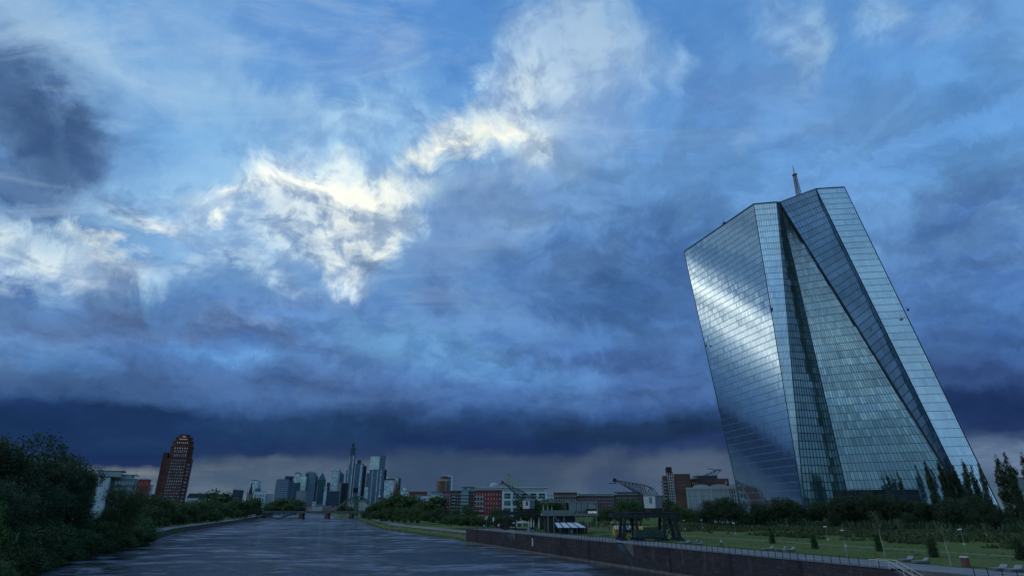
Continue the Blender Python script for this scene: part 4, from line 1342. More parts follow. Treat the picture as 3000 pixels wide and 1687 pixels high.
def skyline():
    sky_tower('small dark blue block far left of the pointed spire', 684, 707, 1432, 1800, BL_DARK, 'barrel',
              extra=lambda e, w, h, d: MB().box(-1, w + 1, -2, d, -1, h * .42).build('podium', BL_STONE, e))
    sky_tower('shimmering glass tower with rounded top behind the pointed church spire', 734, 758, 1404, 2300, BL_PALE, 'barrel',
              extra=lambda e, w, h, d: MB().box(w * .75, w * 1.1, -1, d, -1, h * .72).build('annex', BL_MID, e))
    sky_tower('wide grey slab tower at the left end of the skyline cluster', 812, 846, 1404, 2100, BL_GREY, 'box',
              extra=lambda e, w, h, d: (MB().box(-w * .10, -.02, 4, d, -1, h * .97).build('side_slab', BL_STONE, e),
                                        MB().box(w * .62, w * 1.12, 3, d, h + 1.7, h + 12).build('penthouse', BL_DARK, e)))
    sky_tower('slightly lower grey slab tower touching the wide one on its right', 841, 857, 1407, 2120, BL_MID)
    sky_tower('pale tower with rounded crown behind a dark green slab', 863, 881, 1382, 2500, BL_PALE, 'barrel')
    sky_tower('dark green glass slab in front of the pale rounded crown', 858, 876, 1414, 2300, BL_TEAL)
    sky_tower('brightest greenish white tower of the skyline', 881, 896, 1394, 2350, BL_LIT)
    sky_tower('low grey office block at the foot of the bright greenish tower', 869, 895, 1437, 2000, BL_STONE)
    sky_tower('tall pale tower with barrel roof and dark left flank', 897, 922, 1380, 2400, BL_GREY, 'barrel',
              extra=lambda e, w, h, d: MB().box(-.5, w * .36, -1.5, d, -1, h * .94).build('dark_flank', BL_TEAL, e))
    sky_tower('thin dark tower right of the barrel roofed tower', 921, 930, 1394, 2450, BL_DARK)
    sky_tower('dark teal tower with a pointed pyramid roof', 934, 953, 1382, 2600, BL_TEAL, 'pyramid',
              extra=lambda e, w, h, d: MB().box(-w * .18, w * .12, -1, d, -1, h * .66).build('flank', BL_STONE, e))
    sky_tower('slim pale twin slab between the pyramid tower and the light glass tower', 951, 958, 1425, 2300, BL_PALE)
    sky_tower('slim dark slab between the pyramid tower and the light glass tower', 958, 966, 1414, 2320, BL_DARK)
    sky_tower('light blue glass tower with stepped crown', 971, 992, 1380, 2500, BL_PALE, 'box',
              extra=lambda e, w, h, d: MB().box(w * .2, w, 1, d, h + 1.65, h + 12).build('crown', BL_PALE, e))
    sky_tower('low dark block in front of the light blue glass tower', 961, 989, 1439, 2050, BL_DARK)
    sky_tower('dark tower with a slanted roof right of the light glass tower', 991, 1007, 1374, 2550, BL_MID, 'slant')
    sky_tower('dark olive slab in front of the slant roofed tower', 990, 1002, 1414, 2200, BL_STONE)
    sky_tower('near black slab left of the tallest masted tower', 1001, 1018, 1415, 2190, BL_BLACK)

    def mast(e, w, h, d):
        MB().box(w * .16, w * .86, 2, d - 2, h + 1.65, h + 34).build('crown', BL_TEAL, e)
        MB().box(w * .28, w * .62, 6, d - 6, h + 34.1, h + 52).build('crown', BL_DARK, e)
        m_ = MB(); z = h + 52
        for k in range(6):
            m_.tube((w * .62, d / 2, z + k * 7.5), (w * .62, d / 2, z + (k + 1) * 7.5 + .2), 1.5 - .2 * k, 1.3 - .2 * k, n=5)
            m_.tube((w * .62, d / 2, z + k * 7.5), (w * .62, d / 2, z + k * 7.5 + 1.5), 2.0 - .15 * k, n=5)
        m_.build('antenna', mat('antenna_paint', (.28, .16, .16), .6, .3, .1), e)
        for u in (.10, .80):
            MB().box(w * u, w * u + w * .12, -2.5, -.02, -1, h * .995).build('pale_fin', BL_LIT if u > .5 else BL_PALE, e)
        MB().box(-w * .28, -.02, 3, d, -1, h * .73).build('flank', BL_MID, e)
    sky_tower('tallest tower of the skyline carrying a long thin antenna', 1023, 1039, 1334, 2450, BL_GREY, 'box', extra=mast)
    sky_tower('stepped pale and dark tower joined to the right of the masted tower', 1042, 1063, 1358, 2460, BL_MID, 'box',
              extra=lambda e, w, h, d: (MB().box(w * .2, w * .55, 1, d, h + 1.65, h + 16).build('crown', BL_DARK, e),
                                        MB().box(w * .72, w * .98, -3, -.02, -1, h * .99).build('pale_fin', BL_PALE, e),
                                        MB().box(w * .0, w * .7, -3, -.03, h * .38, h * .48).build('sky_garden', BL_BLACK, e)))
    sky_tower('thin black tower between the two tallest towers', 1065, 1073, 1365, 2380, BL_BLACK)
    sky_tower('small blue tower just left of the second tallest tower', 1074, 1084, 1387, 2700, BL_MID)

    def mt(e, w, h, d):
        MB().box(w * .0, w * .72, -3.5, -.02, h * .74, h * .985).build('bright_head', BL_LIT, e)
        for u in (.22, .62, .88):
            MB().box(w * u, w * u + w * .06, -2.5, -.03, -1, h * .73).build('pale_fin', BL_PALE, e)
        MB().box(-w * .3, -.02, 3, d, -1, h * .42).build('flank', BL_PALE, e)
    sky_tower('second tallest tower with a bright glazed head', 1087, 1124, 1334, 2300, BL_MID, 'box', extra=mt)
    sky_tower('dark blue slab right behind the second tallest tower', 1122, 1132, 1376, 2350, BL_DARK)
    sky_tower('grey white office tower with dark cap left of the red cathedral', 1127, 1153, 1406, 2150, BL_PALE, 'box',
              extra=lambda e, w, h, d: (MB().box(-.6, w + .6, -.6, d + .6, h + 1.65, h + 5).build('dark_cap', M_dark, e),
                                        MB().tube((w * .3, 4, h + 5), (w * .3, 4, h + 12), 3.4, 2.4, n=10).build('dish', M_white, e)))
    sky_tower('slim pale green tower behind the red cathedral', 1160, 1167, 1399, 2250, BL_LIT)
    sky_tower('slim dark green tower right beside the pale green one', 1167, 1174, 1401, 2260, BL_TEAL)
    sky_tower('small white block with a round drum on its roof', 1175, 1194, 1438, 1700, BL_PALE, 'box',
              extra=lambda e, w, h, d: MB().prism(ring(w * .25, 12, None, w * .5, d * .5), h + 1.65, h + 9).build('drum', M_white, e))
    # churches
    p, w, h = place(1146, 1171, 1444, 1900, 5)
    e = empty('cathedral', p, 'red sandstone cathedral with a single pointed tower', 'cathedral')
    sand = mat('red_sandstone', (.15, .060, .050), .9, .3, .15)
    MB().box(-8, w + 12, 6, 30, -1, h * .72).build('nave', sand, e)
    MB().prism([(-8, 6), (w + 12, 6), (w + 12, 30), (-8, 30)], h * .72 + .01, h * .72 + 8, [(-6, 18), (w + 10, 18), (w + 10, 18.5), (-6, 18.5)]).build('nave_roof', M_roofd, e)
    MB().box(w * .22, w * .80, 0, 14, -1, h + 6).build('tower', sand, e)
    MB().prism(ring(w * .27, 8, None, w * .51, 7), h + 6.01, h + 22, ring(w * .15, 8, None, w * .51, 7)).build('lantern', sand, e)
    MB().cone(ring(w * .17, 8, None, w * .51, 7), h + 22.01, at(1157, 1401, 1900).z - 5).build('spire', sand, e)
    for u in (.26, .44, .62):
        MB().box(w * u, w * u + 1.8, -.15, .4, h * .3, h * .8).build('window', M_winD, e)
    p, w, h = place(722, 738, 1447, 1250, 5)
    e = empty('church', p, 'stone church with a dark needle spire left of the glass tower', 'church')
    st = mat('buff_stone', (.23, .17, .12), .9, .3, .2)
    MB().box(w * .1, w * .9, 0, w * .8, -1, h).build('tower', st, e)
    MB().box(-w * .6, w * 1.6, w * .81, w * 3, -1, h * .5).build('nave', st, e)
    MB().cone(ring(w * .36, 8, None, w * .5, w * .4, math.pi / 8), h + .01, at(732, 1408, 1250).z - 5).build('spire', M_roofd, e)
    for u in (.1, .9):
        for v in (0, .8):
            MB().cone(ring(w * .09, 6, None, w * u, w * v), h + .02, h * 1.22).build('pinnacle', M_roofd, e)
    MB().box(w * .4, w * .6, -.15, .3, h * .55, h * .85).build('window', M_winD, e)
    p, w, h = place(1104, 1116, 1461, 1600, 5)
    e = empty('church', p, 'small pinkish round church tower with a white topped cupola', 'church')
    MB().prism(ring(w * .5, 12, None, w * .5, w * .5), -1, h).build('tower', mat('pink_stone', (.26, .15, .13), .9, .2, .2), e)
    MB().prism(ring(w * .52, 12, None, w * .5, w * .5), h + .01, h + 5, ring(w * .25, 12, None, w * .5, w * .5)).build('cupola', M_roofd, e)
    MB().prism(ring(w * .27, 10, None, w * .5, w * .5), h + 5.01, h + 10, ring(w * .1, 10, None, w * .5, w * .5)).build('lantern', M_white, e)


skyline()


def low_houses():
    """the old town behind the second bridge"""
    r = random.Random(11)
    cream = mat('cream_render', (.42, .38, .32), .9, .2, .1); wht = mat('pale_render', (.46, .47, .47), .9, .2, .1)
    redr = mat('red_tile', (.17, .075, .055), .9, .3, .2); gr = mat('slate', (.08, .085, .095), .8, .3, .2)
    spec = [(1024, 1046, 1470, cream, gr, 'hip', 'pale hip roofed town house seen under the green arch'),
            (1046, 1068, 1463, cream, gr, 'gable', 'cream gabled town house right of the green pylon'),
            (1060, 1080, 1474, wht, gr, 'flat', 'white flat roofed house at the right end of the bridge'),
            (998, 1026, 1478, wht, redr, 'gable', 'white house with red tiled roof left of the green arch'),
            (972, 998, 1482, cream, redr, 'hip', 'cream house with red hip roof over the bridge centre'),
            (946, 972, 1480, mat('rose_render', (.26, .15, .13), .9, .2, .1), gr, 'gable', 'rose coloured house with slate roof over the bridge'),
            (924, 946, 1476, wht, gr, 'gable', 'white gabled house left of the rose coloured one'),
            (915, 926, 1468, wht, gr, 'flat', 'narrow white house below the thin dark tower'),
            (893, 916, 1482, cream, redr, 'hip', 'cream house with red roof left of the narrow white one'),
            (872, 893, 1478, mat('brown_render', (.16, .11, .09), .9, .2, .1), gr, 'gable', 'brown gabled house at the right of the riverside park'),
            (778, 800, 1478, wht, gr, 'gable', 'white gabled house left of the riverside park trees'),
            (756, 780, 1474, mat('grey_render', (.26, .27, .28), .9, .2, .1), gr, 'hip', 'grey hip roofed house below the dotted white building'),
            (1079, 1102, 1478, cream, gr, 'hip', 'cream villa half hidden by the right bank trees'),
            (798, 812, 1473, cream, gr, 'flat', 'small cream block left of the wide grey slab tower')]
    for i, (a, b, t, m, rf, ro, lab) in enumerate(spec):
        house('town_house', lab, 'house', a, b, t, 1250 + 60 * (i % 4), 14, m, 4.5, ro, rf, (max(2, int((b - a) / 5)), 3, .1, .95),
              fu=.4, fz=.45, group='old town houses across the river', cap=12)


low_houses()


# ------------------------------------------------------------------ left bank buildings
def left_bank():
    # brick residential tower
    rz = turn(487, 565, .80)
    p, w, h = place(487, 562, 1340, 700, 4.5, rz)
    e = empty('brick_tower', p, 'dark red brick high rise with stepped crown and rows of pale windows', 'high rise', None, rz)
    br = mat('dark_red_brick', (.115, .046, .038), .9, .3, .12)
    ztop = lambda y: at(530, y, 700).z - 4.5
    d = w * .9; c = w * .16

    def oc(i):                                                  # chamfered square, inset i
        a, b_, q = i, w - i, c
        return [(a + q, a), (b_ - q, a), (b_, a + q), (b_, d - i - q), (b_ - q, d - i), (a + q, d - i), (a, d - i - q), (a, a + q)]
    hb = ztop(1340)
    MB().prism(oc(0), -1, hb).build('shaft', br, e)
    tiers = [(1.6, ztop(1340), ztop(1306)), (2.8, ztop(1306), ztop(1290)), (4.6, ztop(1290), ztop(1279)), (7.4, ztop(1279), ztop(1271))]
    lit = mat('warm_lamp', (.8, .7, .5), .5, 0, 1, emit=(1.0, .82, .62, .12))
    for i_, a, b_ in tiers:
        t_ = MB().prism(oc(i_), a + .01, b_).build('crown_tier', br, e)
        MB().prism(oc(i_ - .5), b_ + .01, b_ + .9).build('cornice', mat('brick_band', (.16, .07, .055), .9, .2, .2), t_)
        n = 6
        for k in range(n):
            u = i_ + c + (w - 2 * i_ - 2 * c) * (k + .5) / n
            MB().box(u - .45, u + .45, i_ - .3, i_ + .2, b_ - 2.2, b_ - 1.2).build('lamp', lit, t_)
    # side wing on the left with its own flat top
    MB().box(-w * .17, .5, 4, d, -1, ztop(1324)).build('side_wing', br, e)
    MB().box(-w * .55, -w * .17 - .02, 6, d + 10, -1, 24).build('low_wing', br, e)
    windows(e, ('front', 0), 7, 18, c + 1, w - c - 1, 3, hb - 1, .50, .46, M_winP, cap=100)
    windows(e, ('front', tiers[0][0]), 7, 2, c + 2, w - c - 2, hb + 1, tiers[0][2] - 3, .42, .66, M_winP, cap=14, name='tall_window')
    windows(e, ('front', 6), 4, 5, -w * .52, -w * .2, 2, 22, .4, .45, M_winP, cap=20)
    # chamfer windows: upright strip on the right chamfer
    for k in range(14):
        z = 4 + k * (hb - 8) / 14
        m_ = MB(); q = .22
        a_, b_ = Vector((w - c + 1.0, 1.0 - q, z)), Vector((w - 1.0, c - 1.0 - q, z))
        m_.face([a_, b_, b_ + Vector((0, 0, 1.7)), a_ + Vector((0, 0, 1.7))]); m_.build('corner_window', M_winP, e)

    wr = mat('white_render', (.52, .56, .60), .85, .12, .08)
    gr = mat('grey_render2', (.24, .26, .28), .85, .2, .1)
    rz = turn(278, 330, .9)
    p, w, h = place(278, 324, 1396, 430, 4, rz)
    e = empty('white_building', p, 'white blank gabled wall of a flat roofed building behind the left trees', 'building', None, rz)
    MB().box(0, w, 0, 26, -1, h).build('wall', wr, e)
    MB().box(-.4, w + .6, -.5, 26.4, h + .01, h + .5).build('roof', M_roofd, e)
    MB().box(1.5, w + 6, 3, 22, h + .51, h + 4.2).build('penthouse', glass_mat('penthouse_glass', (.03, .05, .05), .1, .3), e)
    MB().box(.5, w + 8, 2, 23, h + 4.22, h + 4.7).build('penthouse_roof', M_dark, e)
    for u, z in ((.42, .82), (.55, .60), (.35, .42), (.62, .3), (.78, .72)):
        MB().box(w * u, w * u + .9, -.06, .1, h * z, h * z + 1.3).build('window', M_winD, e)
    house('office_block', 'grey glazed office block joined to the white blank wall', 'office block', 328, 398, 1400, 450, 24, gr, 4, 'flat', M_white, (8, 6, .08, .96),
          fu=.8, fz=.6, bal=None, top=(3, 2.2, M_winD, M_white))
    house('red_building', 'bright red apartment house with white balconies left of the brick tower', 'apartment house', 399, 438, 1404, 560, 18,
          mat('bright_red_render', (.38, .05, .04), .85, .2, .1), 4, 'flat', M_redb, (5, 6, .1, .95), bal=[(.05, .75, 3, .15, .62, M_white)])
    house('white_building', 'narrow white house wedged between the red house and the brick tower', 'house', 434, 446, 1420, 580, 14, wr, 4, 'flat', M_white, (2, 5, .1, .95))
    house('long_building', 'long white terrace under a dark mansard roof right of the brick tower', 'terrace', 549, 640, 1444, 820, 18, wr, 4, 'mansard', M_roofd,
          (22, 3, .08, .97), fu=.4, fz=.55, cap=66)
    house('long_building', 'shorter white block with dark roof ending the terrace', 'terrace', 640, 674, 1446, 830, 18, wr, 4, 'mansard', M_roofd,
          (6, 4, .08, .97), fu=.45, fz=.55)
    house('grey_building', 'grey hip roofed house with blue window strips beside the terrace', 'house', 672, 702, 1452, 860, 16, gr, 4, 'hip', M_concd, (5, 4, .1, .95))
    house('dotted_building', 'white block with a dark grid of square windows near the church spire', 'office block', 745, 779, 1439, 900, 20,
          mat('bright_render', (.62, .65, .68), .8, .1, .1), 4, 'flat', M_concd, (4, 4, .16, .92), fu=.62, fz=.62, top=None)
    house('grey_building', 'pale grey flat block right of the dotted white building', 'building', 779, 800, 1447, 920, 18, mat('pale_grey', (.40, .43, .46), .85, .1, .1), 4, 'flat', M_concd,
          (4, 5, .1, .95), fu=.3, fz=.3)
    house('roof_house', 'house with red brown roof peeping over the left trees', 'house', 62, 118, 1342, 215, 14, wr, 4, 'hip', mat('red_brown_roof', (.17, .06, .045), .9, .3, .3),
          (5, 4, .3, .95))


left_bank()


# ------------------------------------------------------------------ right bank buildings
def right_bank():
    red = M_redb
    brn = mat('brown_brick2', (.13, .07, .062), .9, .3, .2)
    rose = mat('rose_brick', (.26, .085, .095), .9, .25, .2)
    wht = mat('white_frame', (.62, .66, .70), .7, .08, .3)
    teal = mat('teal_cladding', (.16, .30, .31), .5, .2, .2)
    grn = mat('pale_balcony', (.34, .42, .43), .5, .15, .3)
    house('red_hall', 'low wide red brick block above the riverside park trees', 'building', 1199, 1251, 1440, 900, 30, mat('deep_red_brick', (.20, .05, .04), .9, .25, .15), 4, 'flat', M_redb,
          (10, 5, .1, .92), fu=.2, fz=.5, cap=50)
    # brown tower with rounded balconies and a white frame behind it
    p, w, h = place(1280, 1313, 1402, 1100, 5)
    e = empty('balcony_tower', p, 'brown residential tower ringed by heavy rounded balconies', 'residential tower')
    MB().box(w * .1, w * .9, 0, w * .8, -1, h).build('shaft', mat('cream_band', (.38, .33, .26), .9, .2, .2), e)
    MB().box(w * .42, w * .62, -1.5, -.02, -1, h * .62).build('core', brn, e)
    n = 13
    for k in range(n):
        z = h * (.10 + .86 * k / n); f = 1.0 if k < 7 else 1.18
        MB().prism(ring(w * .5 * f, 16, w * .45 * f, w * .5, w * .4), z, z + h * .86 / n * (.42 if k < 7 else .62)).build('balcony', mat('rust_balcony', (.20, .10, .075), .9, .3, .2), e)
    MB().prism(ring(w * .32, 14, None, w * .6, w * .4), h + .01, h + 5).build('rooftop_drum', brn, e)
    p, w, h = place(1294, 1324, 1392, 1250, 5)
    e = empty('framed_tower', p, 'slim white framed tower slab behind the brown balcony tower', 'residential tower')
    MB().box(w * .1, w * .93, 2, 14, -1, h - 3).build('shaft', BL_MID, e)
    fr = MB(); fr.box(w * .0, w * .09, 0, 15, -1, h); fr.box(w * .94, w * 1.02, 0, 15, -1, h); fr.box(w * .09, w * .94, 0, 15, h - 2.4, h); fr.build('frame', wht, e)
    # white apartment block
    e, w, h = house('white_apartments', 'white apartment block with dark loggias behind the park trees', 'apartment block', 1234, 1268, 1452, 640, 18, wht, 4, 'flat', M_dark,
                    (4, 6, .08, .95), fu=.62, fz=.6, bal=[(.0, .35, 5, .12, .9, grn)])
    house('white_apartments', 'white apartment block with a glazed top floor left of the rose brick block', 'apartment block', 1263, 1300, 1451, 600, 18, wht, 4, 'flat', M_white, (4, 5, .08, .95), fu=.72, fz=.62,
          top=(1.2, 2.6, M_winD, M_roofd))
    house('grey_building', 'grey flat block peeping between the white apartment blocks', 'building', 1218, 1240, 1447, 700, 16, mat('grey_render3', (.2, .21, .22), .9, .2, .1), 4, 'flat', M_concd, (4, 5, .1, .95), cap=20)
    house('brick_apartments', 'rose brick apartment block with pale balconies on its left', 'apartment block', 1296, 1322, 1440, 520, 18, rose, 4, 'flat', M_roofd, (4, 8, .06, .95),
          fu=.42, fz=.5, bal=[(-.02, .34, 7, .08, .9, grn)])
    house('brick_apartments', 'brown brick apartment block between the rose one and the green balconies', 'apartment block', 1322, 1353, 1438, 525, 18, brn, 4, 'flat', M_roofd, (4, 8, .06, .95),
          fu=.42, fz=.5, bal=[(.02, .4, 7, .08, .9, grn)])
    house('green_apartments', 'apartment block with a stack of pale green glass balconies', 'apartment block', 1352, 1374, 1436, 515, 18, teal, 4, 'flat', teal, (3, 8, .06, .95),
          fu=.6, fz=.5, bal=[(-.05, .95, 8, .06, .96, grn)], top=(1.5, 2.2, teal, teal))
    house('brick_apartments', 'narrow brown brick block with teal roof pavilion left of the big red house', 'apartment block', 1374, 1394, 1438, 518, 18, brn, 4, 'flat', teal, (2, 7, .1, .95),
          fu=.3, fz=.3, wm=M_winP, top=(.8, 2.8, teal, teal))
    # big red house
    house('red_apartments', 'big crimson apartment house with projecting white roof slab', 'apartment house', 1392, 1470, 1437, 470, 20, red, 4, 'flat', M_dark, (9, 6, .05, .95),
          fu=.34, fz=.55, bal=[(.0, .34, 5, .14, .93, mat('grey_balcony', (.36, .36, .38), .7, .15, .3))], top=(1.6, 2.1, M_winD, M_white))
    # white grid building
    p, w, h = place(1471, 1603, 1439, 465, 4)
    e = empty('grid_building', p, 'broad white framed building of large dark square bays beside the crimson house', 'apartment house')
    MB().box(.3, w - .3, .9, 20, -1, h).build('wall', mat('dark_bay', (.06, .075, .075), .8, .3, .3), e)  # dark wall colour of the bays behind the frame
    fr = MB(); nb = 5
    for k in range(nb + 1):
        x = (w - 1.8) * k / nb; fr.box(x, x + 1.8, 0, 1.4, -1, h - .02)
    for k in range(4):
        z = h * (k + 1) / 4 - 1.4; fr.box(-.03, w + .03, -.05, 1.42, z, z + 1.4)
    fr.build('frame', wht, e)
    windows(e, ('front', .85), 10, 8, 2.2, w - 2.2, .5, h - 2, .72, .55, M_winD, cap=80)
    MB().box(2, w - 2, 3, 18, h + .01, h + 2.6).build('penthouse', M_winD, e)
    MB().box(-1.4, w + 1.2, -1.4, 21, h + 2.62, h + 3.3).build('roof_slab', M_white, e)
    # grey tower and dome behind
    p, w, h = place(1466, 1521, 1404, 1500, 5)
    e = empty('concrete_tower', p, 'stepped pale concrete high rise behind the white grid building', 'high rise')
    pc = facade_mat('facade_pale_concrete', (.40, .42, .36), (.08, .10, .10), 4.5, 7, .5, .35)
    for u0, u1, f in ((0, .14, .72), (.14, .30, .84), (.30, .58, 1.12), (.585, .80, .94), (.80, 1.0, 1.0)):
        MB().box(w * u0 + .02, w * u1 - .02, 2 * f, 30, -1, h * f).build('wing', pc, e)
    MB().box(w * .36, w * .52, 4, 20, h * 1.12 + .01, h * 1.12 + 6).build('plant_room', M_conc, e)
    p, w, h = place(1434, 1462, 1424, 900, 5)
    e = empty('domed_hall', p, 'pale shallow dome rising behind the crimson house', 'dome')
    MB().prism(ring(w / 2, 20, None, w / 2, w / 2), -1, h).build('drum', M_conc, e)
    dm = MB(); n = 20
    for k in range(4):
        a0, a1 = math.pi / 2 * k / 4, math.pi / 2 * (k + 1) / 4
        for i in range(n):
            t0, t1 = 2 * math.pi * i / n, 2 * math.pi * (i + 1) / n
            P = lambda a, t: (w / 2 + w / 2 * math.cos(a) * math.cos(t), w / 2 + w / 2 * math.cos(a) * math.sin(t), h + .02 + 6 * math.sin(a))
            dm.face([P(a0, t0), P(a0, t1), P(a1, t1), P(a1, t0)])
    dm.build('dome', mat('dome_metal', (.32, .36, .40), .4, .1, .3, metal=.3), e)
    # long brown blocks
    house('brown_block', 'brown brick block right of the white grid building', 'apartment block', 1622, 1690, 1443, 560, 18, brn, 4, 'flat', M_roofd, (9, 6, .06, .95), fu=.45, fz=.5, top=None)
    house('brown_block', 'long brown brick terrace with a white top floor behind the riverside restaurant', 'apartment block', 1690, 1800, 1453, 570, 18, mat('plum_brick', (.145, .07, .075), .9, .3, .2), 4, 'flat', M_roofd,
          (16, 6, .06, .95), fu=.42, fz=.5, top=(1.5, 1.6, M_white, M_white), cap=96)
    house('brown_block', 'brown brick block with white penthouse behind the big crane jib', 'apartment block', 1800, 1880, 1450, 575, 18, brn, 4, 'flat', M_roofd, (12, 6, .06, .95), fu=.42, fz=.5,
          top=(2.5, 2.0, M_white, M_roofd), cap=72)
    house('brown_block', 'plum brick block next to the tall brick office wing', 'apartment block', 1880, 1944, 1452, 585, 18, mat('plum_brick', (.145, .07, .075), .9, .3, .2), 4, 'flat', M_roofd, (9, 6, .06, .95), fu=.42, fz=.5, cap=54)
    house('grey_building', 'small white dormered houses behind the upper terrace of the restaurant', 'building', 1602, 1634, 1452, 620, 14, wht, 4, 'flat', M_roofd, (5, 5, .1, .95), cap=25)
    # tall brick office complex
    rz = turn(1941, 2021, .8)
    p, w, h = place(1941, 2021, 1388, 400, 5.5, rz)
    e = empty('brick_complex', p, 'tall brown brick office complex with a white ribbed stair tower', 'office building', None, rz)
    b3 = mat('office_brick', (.17, .088, .066), .9, .3, .15)
    MB().box(0, w * .16, 1, 22, -1, h - 1).build('wing', b3, e)
    MB().box(w * .40, w, 0, 22, -1, h).build('wing', b3, e)
    st = MB(); st.box(w * .17, w * .39, 2.2, 16, -1, h + 1.5); st.build('stair_core', mat('dark_brick', (.07, .035, .03), .9, .3, .2), e)
    ribs = MB()
    for k in range(17):
        z = h * k / 17; ribs.box(w * .172, w * .388, 1.2, 2.18, z, z + .45)
    for u in (.17, .245, .32, .375): ribs.box(w * u, w * u + .35, .9, 1.18, -1, h + 1)
    ribs.build('stair_ribs', M_white, e)
    MB().box(w * .15, w * .36, 1.5, 12, h + 1.52, h + 4.6).build('tower_head', mat('dark_brick', (.07, .035, .03), .9, .3, .2), e)
    for k in range(11):
        b_ = MB(); z = h * (.08 + .8 * k / 11); b_.box(-1.6, w * .12, -.6, .95, z, z + .3); b_.box(-1.6, w * .12, -.6, -.5, z + .3, z + 1.1); b_.build('balcony', M_conc, e)
    windows(e, ('front', 0), 5, 11, w * .48, w * .95, 2, h - 4, .16, .3, M_winD, cap=55)
    p2 = at(2123, 1402, 430); w2 = at(2123, 1402, 430).x - at(2019, 1402, 430).x
    x0 = w + .05
    MB().box(x0, x0 + w2 * .98, 8, 26, -1, h * .90).build('rear_wing', b3, e)
    windows(e, ('front', 8), 14, 2, x0 + 1, x0 + w2 * .80, h * .62, h * .86, .35, .5, M_winD, cap=28)
    MB().box(x0 + w2 * .12, x0 + w2 * .72, 10, 22, h * .90 + .01, h * .90 + 2.2).build('roof_glazing', M_winD, e)
    gy = MB()
    for k in range(5):
        gy.tube((x0 + w2 * (.38 + .07 * k), 9, h * .9 + 2.2), (x0 + w2 * (.50 + .08 * k), 9, h * .9 + 6.5 - abs(k - 3)), .28, n=5)
    gy.tube((x0 + w2 * .38, 9, h * .9 + 2.2), (x0 + w2 * .82, 9, h * .9 + 6.2), .3, n=5); gy.tube((x0 + w2 * .5, 9, h * .9 + 6.5), (x0 + w2 * .85, 9, h * .9 + 5.2), .3, n=5)
    gy.build('roof_truss', M_steel, e)
    # loop shaped sign high on the brick
    sg = MB(); cx, cz = x0 + w2 * .885, h * .90 - 3.4
    pts = [(cx + 1.0 * math.sin(t) * (1 + .3 * math.cos(t)), 7.85, cz + 1.9 * math.cos(t * .5 + .3)) for t in np.linspace(0, 5.6, 14)]
    for a, b in zip(pts[:-1], pts[1:]): sg.tube(a, b, .22, n=5)
    sg.build('sign', M_white, e)
    # grid fronted market hall with barrel shells
    rz = turn(2012, 2170, .9)
    p, w, h = place(2012, 2170, 1433, 340, 5.5, rz)
    e = empty('market_hall', p, 'pale concrete grid fronted hall with low barrel shells on its roof', 'market hall', None, rz)
    MB().box(0, w, .8, 30, -1, h).build('wall', M_winD, e)
    gr = MB(); n = 22
    for k in range(n + 1):
        x = w * k / n; gr.box(x - .22, x + .22, 0, .78, -1, h)
    for k in range(9):
        z = h * k / 8.4; gr.box(-.25, w + .25, -.02, .76, z, z + .32)
    for k in range(0, n + 1, 5):
        x = w * k / n; gr.box(x - .45, x + .45, -.3, -.03, -1, h + .5)
    gr.build('window_grid', mat('pale_concrete', (.42, .41, .39), .85, .15, .3), e)
    MB().box(-.5, w + .5, -.5, 30.5, h + .01, h + 1.0).build('roof', mat('pale_concrete', (.42, .41, .39), .85, .15, .3), e)
    for k in range(3):
        sh = MB(); c0 = w * (.28 + .33 * k); rr = w * .17; m_ = 12
        for i in range(m_):
            a0, a1 = math.pi * i / m_, math.pi * (i + 1) / m_
            P = lambda a, y: (c0 - rr * math.cos(a), y, h + 1.02 + rr * .36 * math.sin(a))
            sh.face([P(a0, 3), P(a1, 3), P(a1, 28), P(a0, 28)])
            sh.face([P(a0, 3), (P(a0, 3)[0], 3, h + 1.02), (P(a1, 3)[0], 3, h + 1.02), P(a1, 3)])
        sh.build('barrel_shell', mat('shell_roof', (.34, .37, .39), .6, .2, .4), e)
    # little gabled works building
    p, w, h = place(2052, 2086, 1467, 262, 5.8)
    e = empty('gabled_house', p, 'small dark house with a pale steep gable among the right bank trees', 'house')
    MB().box(0, w, 0, 8, -1, h * .62).build('wall', M_roofd, e)
    gb = MB(); gb.face([(w * .45, -.05, h * .62), (w, -.05, h * .62), (w, -.05, h * .9), (w * .62, -.05, h * 1.0)]); gb.build('gable', mat('pale_gable', (.36, .40, .42), .8, .2, .5), e)
    rf = MB(); rf.face([(-.3, -.3, h * .56), (w * .65, -.3, h), (w * .65, 8.3, h), (-.3, 8.3, h * .56)]); rf.face([(w * .65, -.3, h), (w + .3, -.3, h * .6), (w + .3, 8.3, h * .6), (w * .65, 8.3, h)]); rf.build('roof', M_roofd, e)
    MB().box(w * .6, w * .85, -.08, .1, h * .2, h * .42).build('window', M_winP, e)
    # far right concrete building behind the poplars
    house('parking_block', 'concrete block with dark window bands at the right picture edge', 'building', 2962, 3080, 1400, 330, 20, M_conc, 6.5, 'flat', M_conc, (1, 5, .3, .97), fu=.96, fz=.5, wname='window_band')


right_bank()


